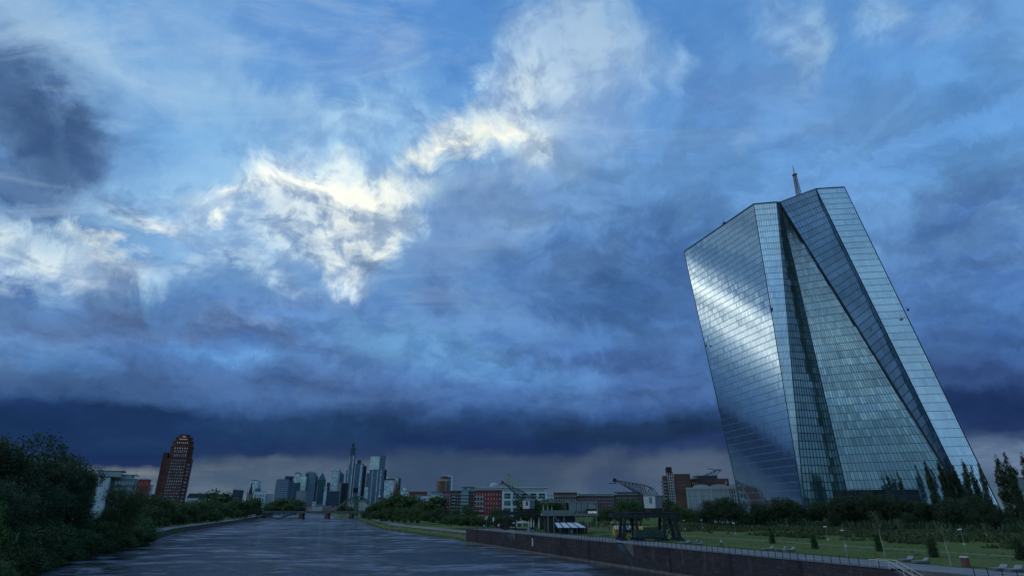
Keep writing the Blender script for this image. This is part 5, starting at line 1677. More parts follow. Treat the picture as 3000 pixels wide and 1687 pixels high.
# ------------------------------------------------------------------ bridges
def bridges():
    z0 = 8.6
    A, B = Vector((-372, 750, z0)), Vector((-190, 778, z0))
    root = empty('river_bridge', (0, 0, 0), 'long flat road bridge on stone piers across the river', 'bridge')
    L_ = (B - A); d = L_.normalized(); nrm = Vector((-d.y, d.x, 0))

    def q(t, s, z): return A + L_ * t + nrm * s + Vector((0, 0, z))
    mb = MB(); n = 24
    for k in range(n):
        t0, t1 = -.35 + 1.6 * k / n, -.35 + 1.6 * (k + 1) / n
        s0 = -1.5 - .3 * math.cos((t0 * 4.2) * 2 * math.pi) ; s1 = -1.5 - .3 * math.cos((t1 * 4.2) * 2 * math.pi)
        mb.hexa([q(t0, -7, s0), q(t1, -7, s1), q(t1, 7, s1), q(t0, 7, s0), q(t0, -7, .3), q(t1, -7, .3), q(t1, 7, .3), q(t0, 7, .3)])
    mb.build('deck', mat('bridge_deck', (.10, .11, .12), .8, .3, .1), root)
    rl = MB()
    for s in (-7, 7):
        rl.tube(q(-.35, s, 1.35), q(1.25, s, 1.35), .10, n=4)
        for k in range(80):
            t = -.35 + 1.6 * k / 80; rl.tube(q(t, s, .3), q(t, s, 1.35), .06, n=4)
    rl.build('railing', M_dark, root)
    for t in (.585, .755, .915, 1.06):
        p = MB(); c0 = q(t, 0, 0)
        ringp = [(c0.x + nrm.x * s + d.x * u, c0.y + nrm.y * s + d.y * u) for s, u in ((-9.5, 0), (-7.5, 2.4), (7.5, 2.4), (9.5, 0), (7.5, -2.4), (-7.5, -2.4))]
        p.prism(ringp, -1.5, z0 - 1.2)
        p.build('pier', mat('red_pier', (.15, .085, .075), .9, .4, .3), root)
        p = MB(); p.prism([(c0.x + (x - c0.x) * 1.25, c0.y + (y - c0.y) * 1.15) for x, y in ringp], -1.5, .9); p.build('pier_foot', M_conc, root)
    v = MB(); c0 = q(.43, 0, 0)
    for s in (-6, 0, 6):
        b0 = q(.43, s, -7.8)
        v.hexa([b0 + d * -1 + nrm * -.8, b0 + d + nrm * -.8, b0 + d + nrm * .8, b0 - d + nrm * .8] + [q(.30, s, -1.4) + d * o + nrm * m_ for o, m_ in ((-3, -.8), (1, -.8), (1, .8), (-3, .8))])
        v.hexa([b0 + d * -1 + nrm * -.8, b0 + d + nrm * -.8, b0 + d + nrm * .8, b0 - d + nrm * .8] + [q(.53, s, -1.4) + d * o + nrm * m_ for o, m_ in ((-1, -.8), (3, -.8), (3, .8), (-1, .8))])
    v.build('v_support', mat('green_grey_concrete', (.11, .13, .10), .9, .3, .3), root)
    for k, t in enumerate((.36, .62, .9, 1.1)):
        l_ = MB(); l_.tube(q(t, 7, .3), q(t, 7, 7.0), .10, .07, n=5); l_.box(q(t, 7, 0).x - .7, q(t, 7, 0).x + .7, q(t, 7, 0).y - .2, q(t, 7, 0).y + .2, z0 + 7, z0 + 7.25)
        l_.build('lamp_post', M_steel, root)
    # the green arched bridge close behind
    root = empty('arch_bridge', (0, 0, 0), 'slender bridge with a tall green arched pylon and stays', 'bridge')
    gm = mat('bridge_green', (.06, .12, .075), .6, .3, .5)
    Y = 860; A = at(868, 1500, Y); A.z = 9.4; B = at(1150, 1500, Y); B.z = 9.4
    dk = MB(); dk.hexa([A + Vector((-160, -4, -1.2)), B + Vector((0, -4, -1.2)), B + Vector((0, 4, -1.2)), A + Vector((-160, 4, -1.2)), A + Vector((-160, -4, 0)), B + Vector((0, -4, 0)), B + Vector((0, 4, 0)), A + Vector((-160, 4, 0))])
    dk.build('deck', M_concd, root)
    top = at(1046, 1453, Y); w_ = at(1058, 1453, Y).x - at(1034, 1453, Y).x
    for s in (-5, 5):
        ar = MB(); pts = []
        for k in range(15):
            u = k / 14; x = at(972, 1492, Y).x * (1 - u) + at(1080, 1480, Y).x * u
            z = 9.4 + (top.z - 9.4) * (math.sin(min(1, u / .72) * math.pi / 2) ** 1.3 if u < .72 else math.cos((u - .72) / .28 * math.pi / 2 * .72))
            pts.append(Vector((x, Y + s, z)))
        for a, b in zip(pts[:-1], pts[1:]): ar.tube(a, b, .75, n=6)
        ar.build('arch_cable', gm, root)
    py = MB(); py.hexa([Vector((top.x - 3, Y - 5, -1)), Vector((top.x + 3, Y - 5, -1)), Vector((top.x + 3, Y + 5, -1)), Vector((top.x - 3, Y + 5, -1)),
                        Vector((top.x - 1.6, Y - 4, top.z)), Vector((top.x + 1.6, Y - 4, top.z)), Vector((top.x + 1.6, Y + 4, top.z)), Vector((top.x - 1.6, Y + 4, top.z))])
    py.build('pylon', gm, root)
    hg = MB()
    for k in range(2, 13):
        hg.tube(pts[k], (pts[k].x, Y + 5, 9.4), .10, n=4)
    hg.build('hanger', gm, root)


bridges()

# ================================================================== harbour cranes, restaurant, street furniture
def P3(px, py, z=ZT):
    return on(px, py, z)


def crane(label, pxb, Y, rz_cab, jib_tip, s=1.0, wagonless=True):
    """portal crane on the quay; local x = along the picture, y = away"""
    o = at(pxb, 1560, Y); o.z = ZT + .02
    e = empty('harbour_crane', o, label, 'crane', 'old harbour cranes kept on the quay')
    W, Dp, Hh = 8.6 * s, 3.0 * s, 5.4 * s
    g = MB()
    g.box(-W, W * .98, -Dp, -Dp + .5, Hh, Hh + 1.1); g.box(-W, W * .98, Dp - .5, Dp, Hh, Hh + 1.1)
    for k in range(8):
        x = -W + 2 * W * k / 8; g.box(x, x + .35, -Dp + .5, Dp - .5, Hh + .2, Hh + .9)
    g.box(-W * .5, W, -Dp - .2, Dp + .2, Hh + 1.12, Hh + 1.32)
    for sy in (-Dp - .2, Dp + .2):
        g.tube((-W * .5, sy, Hh + 2.3), (W, sy, Hh + 2.3), .04, n=4)
        for k in range(10):
            x = -W * .5 + W * 1.5 * k / 9; g.tube((x, sy, Hh + 1.3), (x, sy, Hh + 2.3), .04, n=4)
    g.build('portal_beam', M_dark, e)
    for (x0, x1) in ((-W * .62, -W * .70), (-W * .30, -W * .26), (W * .58, W * .52), (W * .86, W * .98)):
        for sy in (-1, 1):
            l_ = MB(); y0 = sy * (Dp - .3)
            l_.hexa([(x1 - .42, y0 - .3, .5), (x1 + .42, y0 - .3, .5), (x1 + .42, y0 + .3, .5), (x1 - .42, y0 + .3, .5),
                     (x0 - .34, y0 - .25, Hh), (x0 + .34, y0 - .25, Hh), (x0 + .34, y0 + .25, Hh), (x0 - .34, y0 + .25, Hh)])
            lo = l_.build('leg', M_dark, e)
            b_ = MB(); b_.box(x1 - 1.0, x1 + 1.0, y0 - .35, y0 + .35, .02, .5)
            for q in (-.6, .6): b_.tube((x1 + q, y0 - .42, .3), (x1 + q, y0 + .42, .3), .3, n=10)
            b_.build('bogie', M_dark, lo)
    br = MB()
    for sy in (-Dp + .2, Dp - .2):
        br.tube((W * .58, sy, .8), (W * .92, sy, Hh), .12, n=4); br.tube((W * .92, sy, .8), (W * .58, sy, Hh), .12, n=4)
        br.tube((-W * .66, sy, 1.0), (-W * .3, sy, 4.4), .1, n=4); br.tube((-W * .3, sy, 1.0), (-W * .66, sy, 4.4), .1, n=4)
    br.build('bracing', M_dark, e)
    # turntable and cabin
    cx = W * .34; zc = Hh + 1.35
    MB().prism(ring(2.3 * s, 16, None, cx, 0), zc, zc + .9).build('turntable', M_dark, e)
    ca, sa = math.cos(rz_cab), math.sin(rz_cab)

    def T(x, y, z): return (cx + x * ca - y * sa, x * sa + y * ca, zc + .95 + z)
    w, d, h = 1.55 * s, 2.1 * s, 3.1 * s
    cb = MB(); b = [T(-w, -d, 0), T(w, -d, 0), T(w, d, 0), T(-w, d, 0)]; t = [T(-w * 1.08, -d, h), T(w * 1.08, -d, h), T(w * 1.08, d, h), T(-w * 1.08, d, h)]
    cb.hexa(b + t)
    cb.build('cabin', mat('cabin_white', (.50, .52, .52), .6, .2, .6), e)
    sd_ = MB()
    pts = [T(w + .02, -d * .98, .05), T(w + .02, d * .98, .05), T(w * 1.08 + .03, d * .98, h - .05), T(w * 1.08 + .03, -d * .98, h - .05)]
    sd_.face(pts); sd_.build('side_panel', mat('cabin_grey', (.20, .21, .22), .7, .25, 1.0), e)
    rf = MB(); a = [T(-w * 1.2, -d * 1.08, h + .01), T(w * 1.2, -d * 1.08, h + .01), T(w * 1.2, d * 1.08, h + .01), T(-w * 1.2, d * 1.08, h + .01)]
    r0, r1 = T(0, -d * 1.08, h + .8), T(0, d * 1.08, h + .8)
    rf.face([a[0], a[1], r0]); rf.face([a[1], a[2], r1, r0]); rf.face([a[2], a[3], r1]); rf.face([a[3], a[0], r0, r1]); rf.face(a[::-1])
    rf.build('cabin_roof', M_steel, e)
    wd = MB(); wd.face([T(-.05, -d - .03, 1.2), T(.75 * s, -d - .03, 1.2), T(.75 * s, -d - .03, 2.7 * s), T(-.05, -d - .03, 2.7 * s)]); wd.build('window', M_winD, e)
    wd = MB(); wd.face([T(w + .07, -.4, 1.3), T(w + .07, .5, 1.3), T(w + .09, .5, 2.3), T(w + .09, -.4, 2.3)]); wd.build('window', M_winD, e)
    # lattice jib
    tip = Vector(jib_tip)
    A0, A1 = Vector(T(-w, -d * .5, h * .80)), Vector(T(-w, d * .5, h * .80))
    M0, M1 = Vector(T(-w * .1, -.6, h + 2.0 * s)), Vector(T(-w * .1, .6, h + 2.0 * s))
    jb = MB(); n = 8
    for A_, M_, o_ in ((A0, M0, -.25), (A1, M1, .25)):
        tp = tip + Vector((0, o_, 0))
        jb.tube(A_, tp, .17, .10, n=5); 
        knee = tp.lerp(M_, .78) + Vector((0, 0, .35 * s))
        jb.tube(tp, knee, .10, n=4); jb.tube(knee, M_, .10, n=4)
        jb.tube(M_, Vector(T(w * .9, o_ * 4, h)), .10, n=4); jb.tube(M_, Vector(T(-w * .9, o_ * 4, h)), .12, n=4)
        for k in range(n):
            p = tp.lerp(A_, (k + .6) / n); q = tp.lerp(knee, min(1, (k + 1.0) / n)); p2 = tp.lerp(A_, min(1, (k + 1.6) / n))
            jb.tube(p, q, .06, n=4); jb.tube(q, p2, .06, n=4)
    for k in range(1, 8):
        jb.tube((tip + Vector((0, -.25, 0))).lerp(A0, k / 8), (tip + Vector((0, .25, 0))).lerp(A1, k / 8), .06, n=4)
    jo = jb.build('jib', mat('jib_steel', (.05, .055, .055), .6, .4, 1), e)
    pl = MB(); pl.tube(tip + Vector((0, -.3, 0)), tip + Vector((0, .3, 0)), .55, n=12)
    pl.box(tip.x - 1.6, tip.x + .4, tip.y - .7, tip.y + .7, tip.z - .9, tip.z - .75)
    pl.build('pulley', M_dark, jo)
    return e


crane('larger harbour crane nearest the camera with long lattice jib pointing up left', 1888, 160, R(-38), (-6.2, 4, 14.9), 1.0)
crane('smaller far harbour crane with white cabin beside the white grid building', 1528, 238, R(-30), (-7.6, 4, 17.6), .98)


def restaurant():
    Y = 205
    o = at(1582, 1556, Y); o.z = ZT + .02
    X = lambda px: at(px, 1500, Y).x - o.x
    Z = lambda py: at(1670, py, Y).z - o.z
    e = empty('restaurant', o, 'modern two storey riverside restaurant on slender columns with an upper terrace', 'restaurant')
    cc = mat('deck_concrete', (.20, .195, .18), .85, .2, .4)
    x0, xm, x1 = 0, X(1666), X(1752)
    zs, zr = Z(1506), Z(1473)
    MB().box(x0 + 1, x1, 0, 13, zs - .45, zs + .35).build('floor_slab', cc, e)
    MB().box(xm, x1, -.2, 13, zr, zr + .75).build('roof', cc, e)
    MB().box(xm - 9, xm + 2, 2, 12, zr + .2, zr + .5).build('canopy', M_steel, e)
    MB().box(xm + .3, x1 - .3, .8, 12.6, zs + .36, zr - .01).build('glazing', glass_mat('restaurant_glass', (.02, .025, .025), .08, .25), e)
    MB().box(x1 - .6, x1, -.1, 12.8, zs + .36, zr - .01).build('end_wall', cc, e)
    for px in (1667, 1690, 1704, 1722):
        MB().box(X(px), X(px) + .28, .1, .4, zs + .36, zr - .01).build('mullion', M_steel, e)
    MB().box(X(1722), X(1747), .2, .5, Z(1489), Z(1478)).build('blind', mat('pale_reflection_pane2', (.32, .30, .28), .8, .1, .5), e)
    pn = MB().box(X(1720), x1 - .62, -.1, .15, Z(1504), Z(1490)).build('sign_panel', M_dark, e)
    cu = bpy.data.curves.new('sign_text', 'FONT'); cu.body = 'OOSTEN'; cu.size = 1.50; cu.extrude = .05; cu.offset = .03
    cu.space_character = .98
    tob = bpy.data.objects.new('tmp', cu); C.objects.link(tob)
    bpy.context.view_layer.update()
    me = bpy.data.meshes.new_from_object(tob.evaluated_get(bpy.context.evaluated_depsgraph_get()))
    bpy.data.objects.remove(tob)
    me.materials.clear(); me.materials.append(mat('sign_white', (.85, .85, .85), .5, 0, 1, emit=(.9, .95, 1, .35)))
    t = bpy.data.objects.new('sign_lettering', me); C.objects.link(t); t.parent = pn
    wd = max(v.co.x for v in me.vertices); sc = (X(1747.5) - X(1722)) / wd
    t.scale = (sc, sc * 1.15, 1); t.rotation_euler.x = math.pi / 2; t.location = (X(1722), -.20, Z(1502.4))
    for px in (1605, 1622, 1652, 1686, 1720, 1746):
        MB().box(X(px) - .15, X(px) + .15, .3, .6, -.02, zs - .46).build('column', M_steel, e)
    d_ = MB(); d_.tube((X(1625), .4, zs - .5), (X(1651), .4, .3), .16, n=5); d_.build('diagonal_strut', M_steel, e)
    d_ = MB(); d_.tube((X(1712), .4, zs - .5), (X(1697), .4, 2.4), .13, n=5); d_.build('diagonal_strut', M_steel, e)
    MB().box(X(1600), X(1690), 5, 12, -.02, zs - .46).build('ground_floor', mat('dark_glazing', (.02, .022, .025), .3, .3, .5, spec=.6), e)
    rl = MB()
    for a, b in (((x0 + 1, 0), (xm, 0)), ((x0 + 1, 0), (x0 + 1, 13))):
        rl.box(min(a[0], b[0]), max(a[0], b[0]) + .06, min(a[1], b[1]), max(a[1], b[1]) + .06, zs + .4, zs + 1.35)
    rl.build('terrace_rail', glass_mat('rail_glass', (.10, .11, .11), .2, .15), e)
    return X, Z, o


RX, RZ, RO = restaurant()


def parasol_parts(e, h, closed, w=2.0, m=None):
    m = m or mat('parasol_canvas', (.50, .49, .46), .9, .2, 2)
    MB().tube((0, 0, 0), (0, 0, h), .045, n=6).build('pole', M_steel, e)
    MB().prism(ring(.35, 10), 0, .12).build('base', M_dark, e)
    cn = MB()
    if closed:
        n = 10
        prof = [(.10, h * .26), (.30, h * .32), (.36, h * .45), (.22, h * .75), (.10, h * .95), (.03, h + .1)]
        for (r0, z0), (r1, z1) in zip(prof[:-1], prof[1:]):
            for i in range(n):
                a, b = 2 * math.pi * i / n, 2 * math.pi * (i + 1) / n
                f0, f1 = (1.0 if i % 2 else .72), (.72 if i % 2 else 1.0)
                cn.face([(r0 * f0 * math.cos(a), r0 * f0 * math.sin(a), z0), (r0 * f1 * math.cos(b), r0 * f1 * math.sin(b), z0),
                         (r1 * f1 * math.cos(b), r1 * f1 * math.sin(b), z1), (r1 * f0 * math.cos(a), r1 * f0 * math.sin(a), z1)])
    else:
        cn.cone(ring(w, 8), h - .9, h); cn.prism(ring(w, 8), h - 1.12, h - .905)
    cn.build('canopy', m, e)


# each: picture x of the foot, y of the foot, height, label
par = [(1557, 1555, 4.6, 'tall closed pale parasol, leftmost of the three at the quay'), (1580, 1557, 4.7, 'tall closed pale parasol, middle of the three at the quay'),
       (1603, 1559, 4.5, 'tall closed pale parasol nearest the restaurant columns')]
first = None
for px, py, h, lab in par:
    p = P3(px, py)
    if first is None:
        first = empty('parasol', p, lab, 'parasol', 'closed parasols by the quay'); parasol_parts(first, 4.6, True); bpy.context.view_layer.update(); kids = list(first.children)
    else:
        copy_tree(first, p, lab, kids=kids)
for px, py, lab in ((1514, 1541, 'small closed pale parasol far left behind the crane leg'), (1531, 1541, 'small closed pale parasol above the left half of the open canopy'),
                    (1549, 1542, 'small closed pale parasol just left of the tall ones'), (1564, 1542, 'small closed pale parasol between the tall ones')):
    p = at(px, py, 232); p.z = ZT
    copy_tree(first, p, lab, scale=.78, group='small closed parasols at the back of the terrace', kids=kids)
for px, lab in ((1592, 'closed white parasol on the upper terrace, left end'), (1605, 'closed white parasol in the middle of the upper terrace'), (1617, 'closed white parasol on the upper terrace nearest the canopy')):
    p = at(px, 1497, 209); p.z = RO.z + RZ(1506) + .36
    copy_tree(first, p, lab, scale=.62, group='closed parasols on the upper terrace', kids=kids)
e = empty('parasol', P3(1530, 1549), 'wide open pale canopy parasol over the quay terrace tables', 'parasol')
parasol_parts(e, 3.2, False, 4.2, mat('open_canvas', (.40, .46, .42), .9, .15, 1))

# kiosk with striped awning
o = at(1634, 1558, 196); o.z = ZT + .02
e = empty('kiosk', o, 'dark kiosk under a long sloping white and black striped awning', 'kiosk')
kx = lambda px: at(px, 1540, 196).x - o.x
kz = lambda py: at(1670, py, 196).z - o.z
MB().box(kx(1640), kx(1722), 1.5, 4.5, 0, kz(1541)).build('counter', M_dark, e)
MB().box(kx(1671), kx(1680), 1.2, 1.45, 0.2, 1.6).build('menu_board', mat('menu_pale', (.25, .27, .28), .8, .2, 3), e)
aw = MB(); n = 18; xa, xb = kx(1634), kx(1716)
for i in range(n):
    u0, u1 = i / n, (i + 1) / n
    a, b = xa + (xb - xa) * u0, xa + (xb - xa) * u1
    ta, tb = xa - .6 + (xb - 1.6 - xa) * u0, xa - .6 + (xb - 1.6 - xa) * u1
    za, zb = kz(1545), kz(1532)
    aw.hexa([(a, -.6, za), (b, -.6, za), (tb, 3.8, zb), (ta, 3.8, zb), (a, -.6, za + .12), (b, -.6, za + .12), (tb, 3.8, zb + .12), (ta, 3.8, zb + .12)], mi=1 if i in (3, 8, 13) else 0)
aw.build('awning', [mat('awning_white', (.52, .54, .58), .8, .15, 1), M_dark], e)
for px in (1642, 1665, 1690, 1712):
    MB().tube((kx(px), -.3, 0), (kx(px), -.3, kz(1544)), .06, n=5).build('awning_post', M_steel, e)

# terrace furniture: tables with four stools each
tb = empty('terrace_table', P3(1540, 1553), 'small dark terrace table with stools under the open canopy', 'table', 'tables on the quay terrace')
MB().box(-.6, .6, -.4, .4, .72, .77).build('table_top', M_steel, tb); MB().tube((0, 0, 0), (0, 0, .72), .06, n=5).build('leg', M_dark, tb)
for sx in (-1, 1):
    MB().box(sx * 1.0 - .2, sx * 1.0 + .2, -.2, .2, 0, .45).build('stool', M_dark, tb)
bpy.context.view_layer.update(); tk = list(tb.children)
for px, py, lab in ((1404, 1547, 'terrace table close to the left end of the high quay'), (1423, 1547, 'terrace table second from the left end of the high quay'), (1447, 1546, 'terrace table left of the round red sign'), (1524, 1552, 'terrace table at the left under the open canopy'),
                    (1568, 1555, 'terrace table between the left and middle tall parasols'), (1592, 1557, 'terrace table between the middle and right tall parasols'), (1615, 1558, 'terrace table in front of the restaurant columns')):
    copy_tree(tb, P3(px, py), lab, kids=tk)

# round sign and boxes by the first crane
e = empty('warning_sign', P3(1461, 1549), 'round white and red sign on a short post near the far crane', 'sign')
MB().tube((0, 0, 0), (0, 0, 1.2), .05, n=5).build('post', M_dark, e)
MB().tube((0, -.05, 1.5), (0, .0, 1.5), .62, n=18).build('disc', mat('sign_red', (.45, .05, .05), .6, .1, 1), e)
MB().tube((0, -.09, 1.5), (0, -.06, 1.5), .42, n=18).build('disc_centre', M_white, e)
e = empty('solar_panel', P3(1424, 1541, ZT), 'tilted dark panel on a post at the far end of the quay', 'panel')
MB().tube((0, 0, 0), (0, 0, 3.6), .07, n=5).build('post', M_steel, e); mb = MB(); mb.hexa([(-.9, -.2, 2.9), (.5, -.2, 2.9), (.5, -.1, 2.9), (-.9, -.1, 2.9), (-.4, .3, 4.6), (1.0, .3, 4.6), (1.0, .4, 4.6), (-.4, .4, 4.6)]); mb.build('panel', M_steel, e)
e = empty('info_sign', P3(1445, 1543, ZT), 'narrow white sign leaning on a tall post at the far end of the quay', 'sign')
MB().tube((0, 0, 0), (0, 0, 3.4), .06, n=5).build('post', M_steel, e); MB().box(-.35, .35, -.12, -.07, 2.4, 4.0).build('board', M_white, e)
o = Vector(wp(189.5, 0, .36)); 
e = empty('quay_sign', (o.x, o.y, 1.9), 'upright white panel with a dark number fixed low on the quay wall', 'sign', rz=R(-67))
MB().box(-.45, .45, -.06, .06, 0, 2.1).build('board', M_white, e)
k = MB(); k.box(-.10, .10, -.10, -.065, .9, 1.9); k.box(-.22, .22, -.10, -.065, .35, .55); k.box(-.22, .0, -.10, -.066, 1.5, 1.7); k.build('marking', M_dark, e)
Yp = 232
e = empty('lifebuoy_post', P3(1487, 1549), 'pale post with a small cap at the head of the far stair', 'post')
MB().tube((0, 0, 0), (0, 0, 1.1), .14, n=8).build('shaft', M_white, e); MB().prism(ring(.2, 8), 1.101, 1.25).build('cap', M_dark, e)
e = empty('cabinet', P3(1549, 1557), 'pale grey switch cabinet on the quay below the left tall parasol', 'cabinet')
MB().box(-.45, .45, -.3, .3, 0, 1.3).build('body', mat('cabinet_grey', (.34, .36, .38), .6, .15, 1), e); MB().box(-.5, .5, -.35, .35, 1.301, 1.36).build('lid', M_steel, e)

# yellow food wagon behind the near crane
o = at(1800, 1562, 176); o.z = ZT + .02
e = empty('food_wagon', o, 'yellow rounded food wagon with striped awnings behind the near crane', 'food wagon')
L_ = at(1884, 1545, 176).x - o.x
bd = MB(); n = 8
prof = [(0, .55), (0, 2.0)] + [(1.2 - 1.2 * math.cos(math.pi * k / n), 2.0 + .9 * math.sin(math.pi * k / n)) for k in range(1, n)] + [(2.4, 2.0), (2.4, .55)]
for i in range(len(prof) - 1):
    (y0, z0), (y1, z1) = prof[i], prof[i + 1]
    bd.face([(0, y0, z0), (L_, y0, z0), (L_, y1, z1), (0, y1, z1)])
bd.face([(0, y, z) for y, z in prof]); bd.face([(L_, y, z) for y, z in prof][::-1]); bd.build('body', M_yellow, e)
for a in (.02, .36):
    aw = MB(); m_ = 6
    for k in range(m_):
        u0, u1 = L_ * (a + .22 * k / m_), L_ * (a + .22 * (k + 1) / m_)
        aw.hexa([(u0, -.9, 2.0), (u1, -.9, 2.0), (u1, -.02, 3.05), (u0, -.02, 3.05), (u0, -.9, 2.08), (u1, -.9, 2.08), (u1, -.02, 3.13), (u0, -.02, 3.13)], mi=k % 2)
    aw.build('awning', [mat('awning_white', (.52, .54, .58), .8, .15, 1), mat('awning_grey', (.22, .24, .27), .8, .15, 1)], e)
MB().box(L_ * .38, L_ * .60, -.04, -.01, 1.2, 1.95).build('serving_hatch', M_winD, e)
MB().box(L_ * .06, L_ * .12, -.05, -.01, .8, 1.0).build('number_plate', M_dark, e)
for u in (.12, .22, .75, .85):
    MB().tube((L_ * u, -.08, .35), (L_ * u, .2, .35), .35, n=12).build('wheel', M_dark, e)
# green freight wagon
o = at(1863, 1579, 154); o.z = ZT + .02
e = empty('freight_wagon', o, 'dark green open freight wagon standing under the near crane', 'wagon')
L_ = at(1944, 1560, 154).x - o.x
b_ = MB(); b_.box(0, L_, 0, 2.6, .9, 1.1); b_.box(0, L_, 0, .1, 1.1, 2.6); b_.box(0, L_, 2.5, 2.6, 1.1, 2.6); b_.box(0, .1, .1, 2.5, 1.1, 2.6); b_.box(L_ - .1, L_, .1, 2.5, 1.1, 2.6)
for k in range(9):
    x = L_ * k / 8; b_.box(x - .07, x + .07, -.1, -.001, .9, 2.66)
for k in range(4):
    b_.tube((L_ * (k * 2) / 8, -.06, 1.1), (L_ * (k * 2 + 1) / 8, -.06, 2.5), .05, n=4); b_.tube((L_ * (k * 2 + 2) / 8, -.06, 1.1), (L_ * (k * 2 + 1) / 8, -.06, 2.5), .05, n=4)
b_.build('body', M_green, e)
MB().box(.1, L_ - .1, .4, 2.2, .6, .89).build('underframe', M_dark, e)
for u in (.15, .27, .73, .85):
    MB().tube((L_ * u, .1, .42), (L_ * u, .3, .42), .42, n=14).build('wheel', M_dark, e)

# ------------------------------------------------------------------ lamps
lm = empty('street_lamp', P3(2157, 1580), 'slim lamp post with white head on the lawn right of the near crane', 'street lamp', 'slim lamp posts along the lawn')
MB().tube((0, 0, 0), (0, 0, 4.0), .06, .045, n=6).build('post', M_steel, lm)
MB().hexa([(-.42, -.16, 3.95), (.18, -.16, 4.0), (.18, .16, 4.0), (-.42, .16, 3.95), (-.40, -.13, 4.1), (.16, -.13, 4.16), (.16, .13, 4.16), (-.40, .13, 4.1)]).build('lamp_head', mat('lamp_white', (.75, .77, .78), .4, .05, 1), lm)
MB().box(-.12, .12, -.12, .12, 1.4, 1.75).build('control_box', mat('box_pale', (.5, .5, .48), .6, .1, 1), lm)
bpy.context.view_layer.update(); lk = list(lm.children)
for px, py, lab in ((2430, 1602, 'lamp post between the second dark conifer and the thin young trees'), (2484, 1626, 'lamp post standing closest to the quay edge right of the paired heads'), (2832, 1620, 'lamp post near the litter bin at right'),
                    (1954, 1583, 'lamp post directly right of the green freight wagon'), (2009, 1562, 'short looking lamp post in the wild grass behind the near crane'), (1796, 1577, 'lamp post at the left leg of the near crane'),
                    (1638, 1560, 'lamp post in front of the restaurant strut'), (2060, 1560, 'faint lamp post left of the lone right hand lamp')):
    copy_tree(lm, P3(px, py), lab, rz=0.0, kids=lk)

# ------------------------------------------------------------------ loungers, benches, bin, gangway
lg = empty('lounger', P3(2250, 1612), 'low dark lounger without cushion left of the pale pair', 'lounger', 'concrete and wood loungers along the promenade')
MB().box(-1.1, 1.1, -.5, .5, .08, .35).build('plinth', M_concd, lg)
q = MB(); q.hexa([(-1.0, -.5, .351), (.5, -.5, .351), (.5, .5, .351), (-1.0, .5, .351), (-1.0, -.5, .42), (.5, -.5, .42), (.5, .5, .42), (-1.0, .5, .42)])
q.hexa([(.5, -.5, .351), (.7, -.5, .351), (.7, .5, .351), (.5, .5, .351), (1.05, -.5, .85), (1.2, -.5, .8), (1.2, .5, .8), (1.05, .5, .85)]); q.build('seat', mat('weathered_wood', (.22, .23, .24), .8, .3, 3), lg)
bpy.context.view_layer.update(); gk = list(lg.children)
for px, py, lab in ((2287, 1613, 'lounger with pale tilted back, left of the close pair'), (2312, 1615, 'lounger with pale tilted back, right of the close pair'), (2656, 1645, 'lounger with raised pale back left of the litter bin'),
                    (2698, 1650, 'flat dark lounger just left of the litter bin'), (2928, 1672, 'dark lounger right of the litter bin'), (2972, 1675, 'pale backed lounger at the right picture edge'), (2006, 1593, 'dark lounger right of the near crane, first of three'),
                    (2030, 1591, 'pale backed lounger right of the near crane, middle of three'), (2045, 1596, 'dark lounger right of the near crane, last of three'), (1766, 1570, 'tilted lounger left of the near crane, first of two'),
                    (1778, 1570, 'tilted lounger left of the near crane, second of two')):
    copy_tree(lg, P3(px, py), lab, rz=rnd.uniform(-.3, .2), kids=gk)
e = empty('litter_bin', P3(2832, 1661), 'round rust red bin with a pale lid on the promenade at right', 'bin')
MB().prism(ring(.52, 14), 0.02, 1.25).build('body', mat('rust_body', (.16, .075, .06), .8, .4, 3), e); MB().prism(ring(.60, 14), 1.251, 1.42, ring(.45, 14)).build('lid', mat('bin_lid', (.38, .38, .34), .7, .1, 2), e)
# gangway rails over the nearest stair
e = empty('gangway_rail', (0, 0, 0), 'white tubular handrails leading down the nearest quay stair', 'handrail')
mr = mat('rail_white', (.55, .52, .46), .5, .1, 1)
for k, o_ in enumerate((.35, -1.3)):
    g = MB(); a, b = NOTCH[2]
    A_, B_ = Vector(wp(a + 2.6, ZT, o_)), Vector(wp(a, ZT, o_)); D_ = Vector(wp(b, .2, o_))
    up = Vector((0, 0, 1.05))
    g.tube(A_, A_ + up, .05, n=6); g.tube(A_ + up, B_ + up, .05, n=6); g.tube(B_, B_ + up, .05, n=6); g.tube(B_ + up, D_ + up, .05, n=6)
    for q_ in (.2, .4, .6, .8): g.tube(B_.lerp(D_, q_), B_.lerp(D_, q_) + up, .04, n=5)
    g.tube(B_ + up * .5, D_ + up * .5, .03, n=5)
    g.build('handrail', mr, e)
# graffiti on the recess wall
gf = MB(); a, b = NOTCH[2]; r = random.Random(5)
for k in range(9):
    y0 = a - 1.6 - (a - b - 2.2) * k / 9; cz = 3.55 - .10 * k
    pts = [Vector(wp(y0 - .75 * (.5 + .45 * math.cos(t)), cz + .75 * math.sin(t + k * .6), -1.56)) for t in np.linspace(0, 4.6, 9)]
    for p, q_ in zip(pts[:-1], pts[1:]): gf.tube(p, q_, .10, n=4, mi=k % 2)
tag(gf.build('graffiti', [mat('spray_blue', (.10, .22, .45), .6, .1, 1), mat('spray_white', (.6, .65, .7), .6, .1, 1)]), 'blue and white sprayed loops on the wall of the nearest stair', 'graffiti')
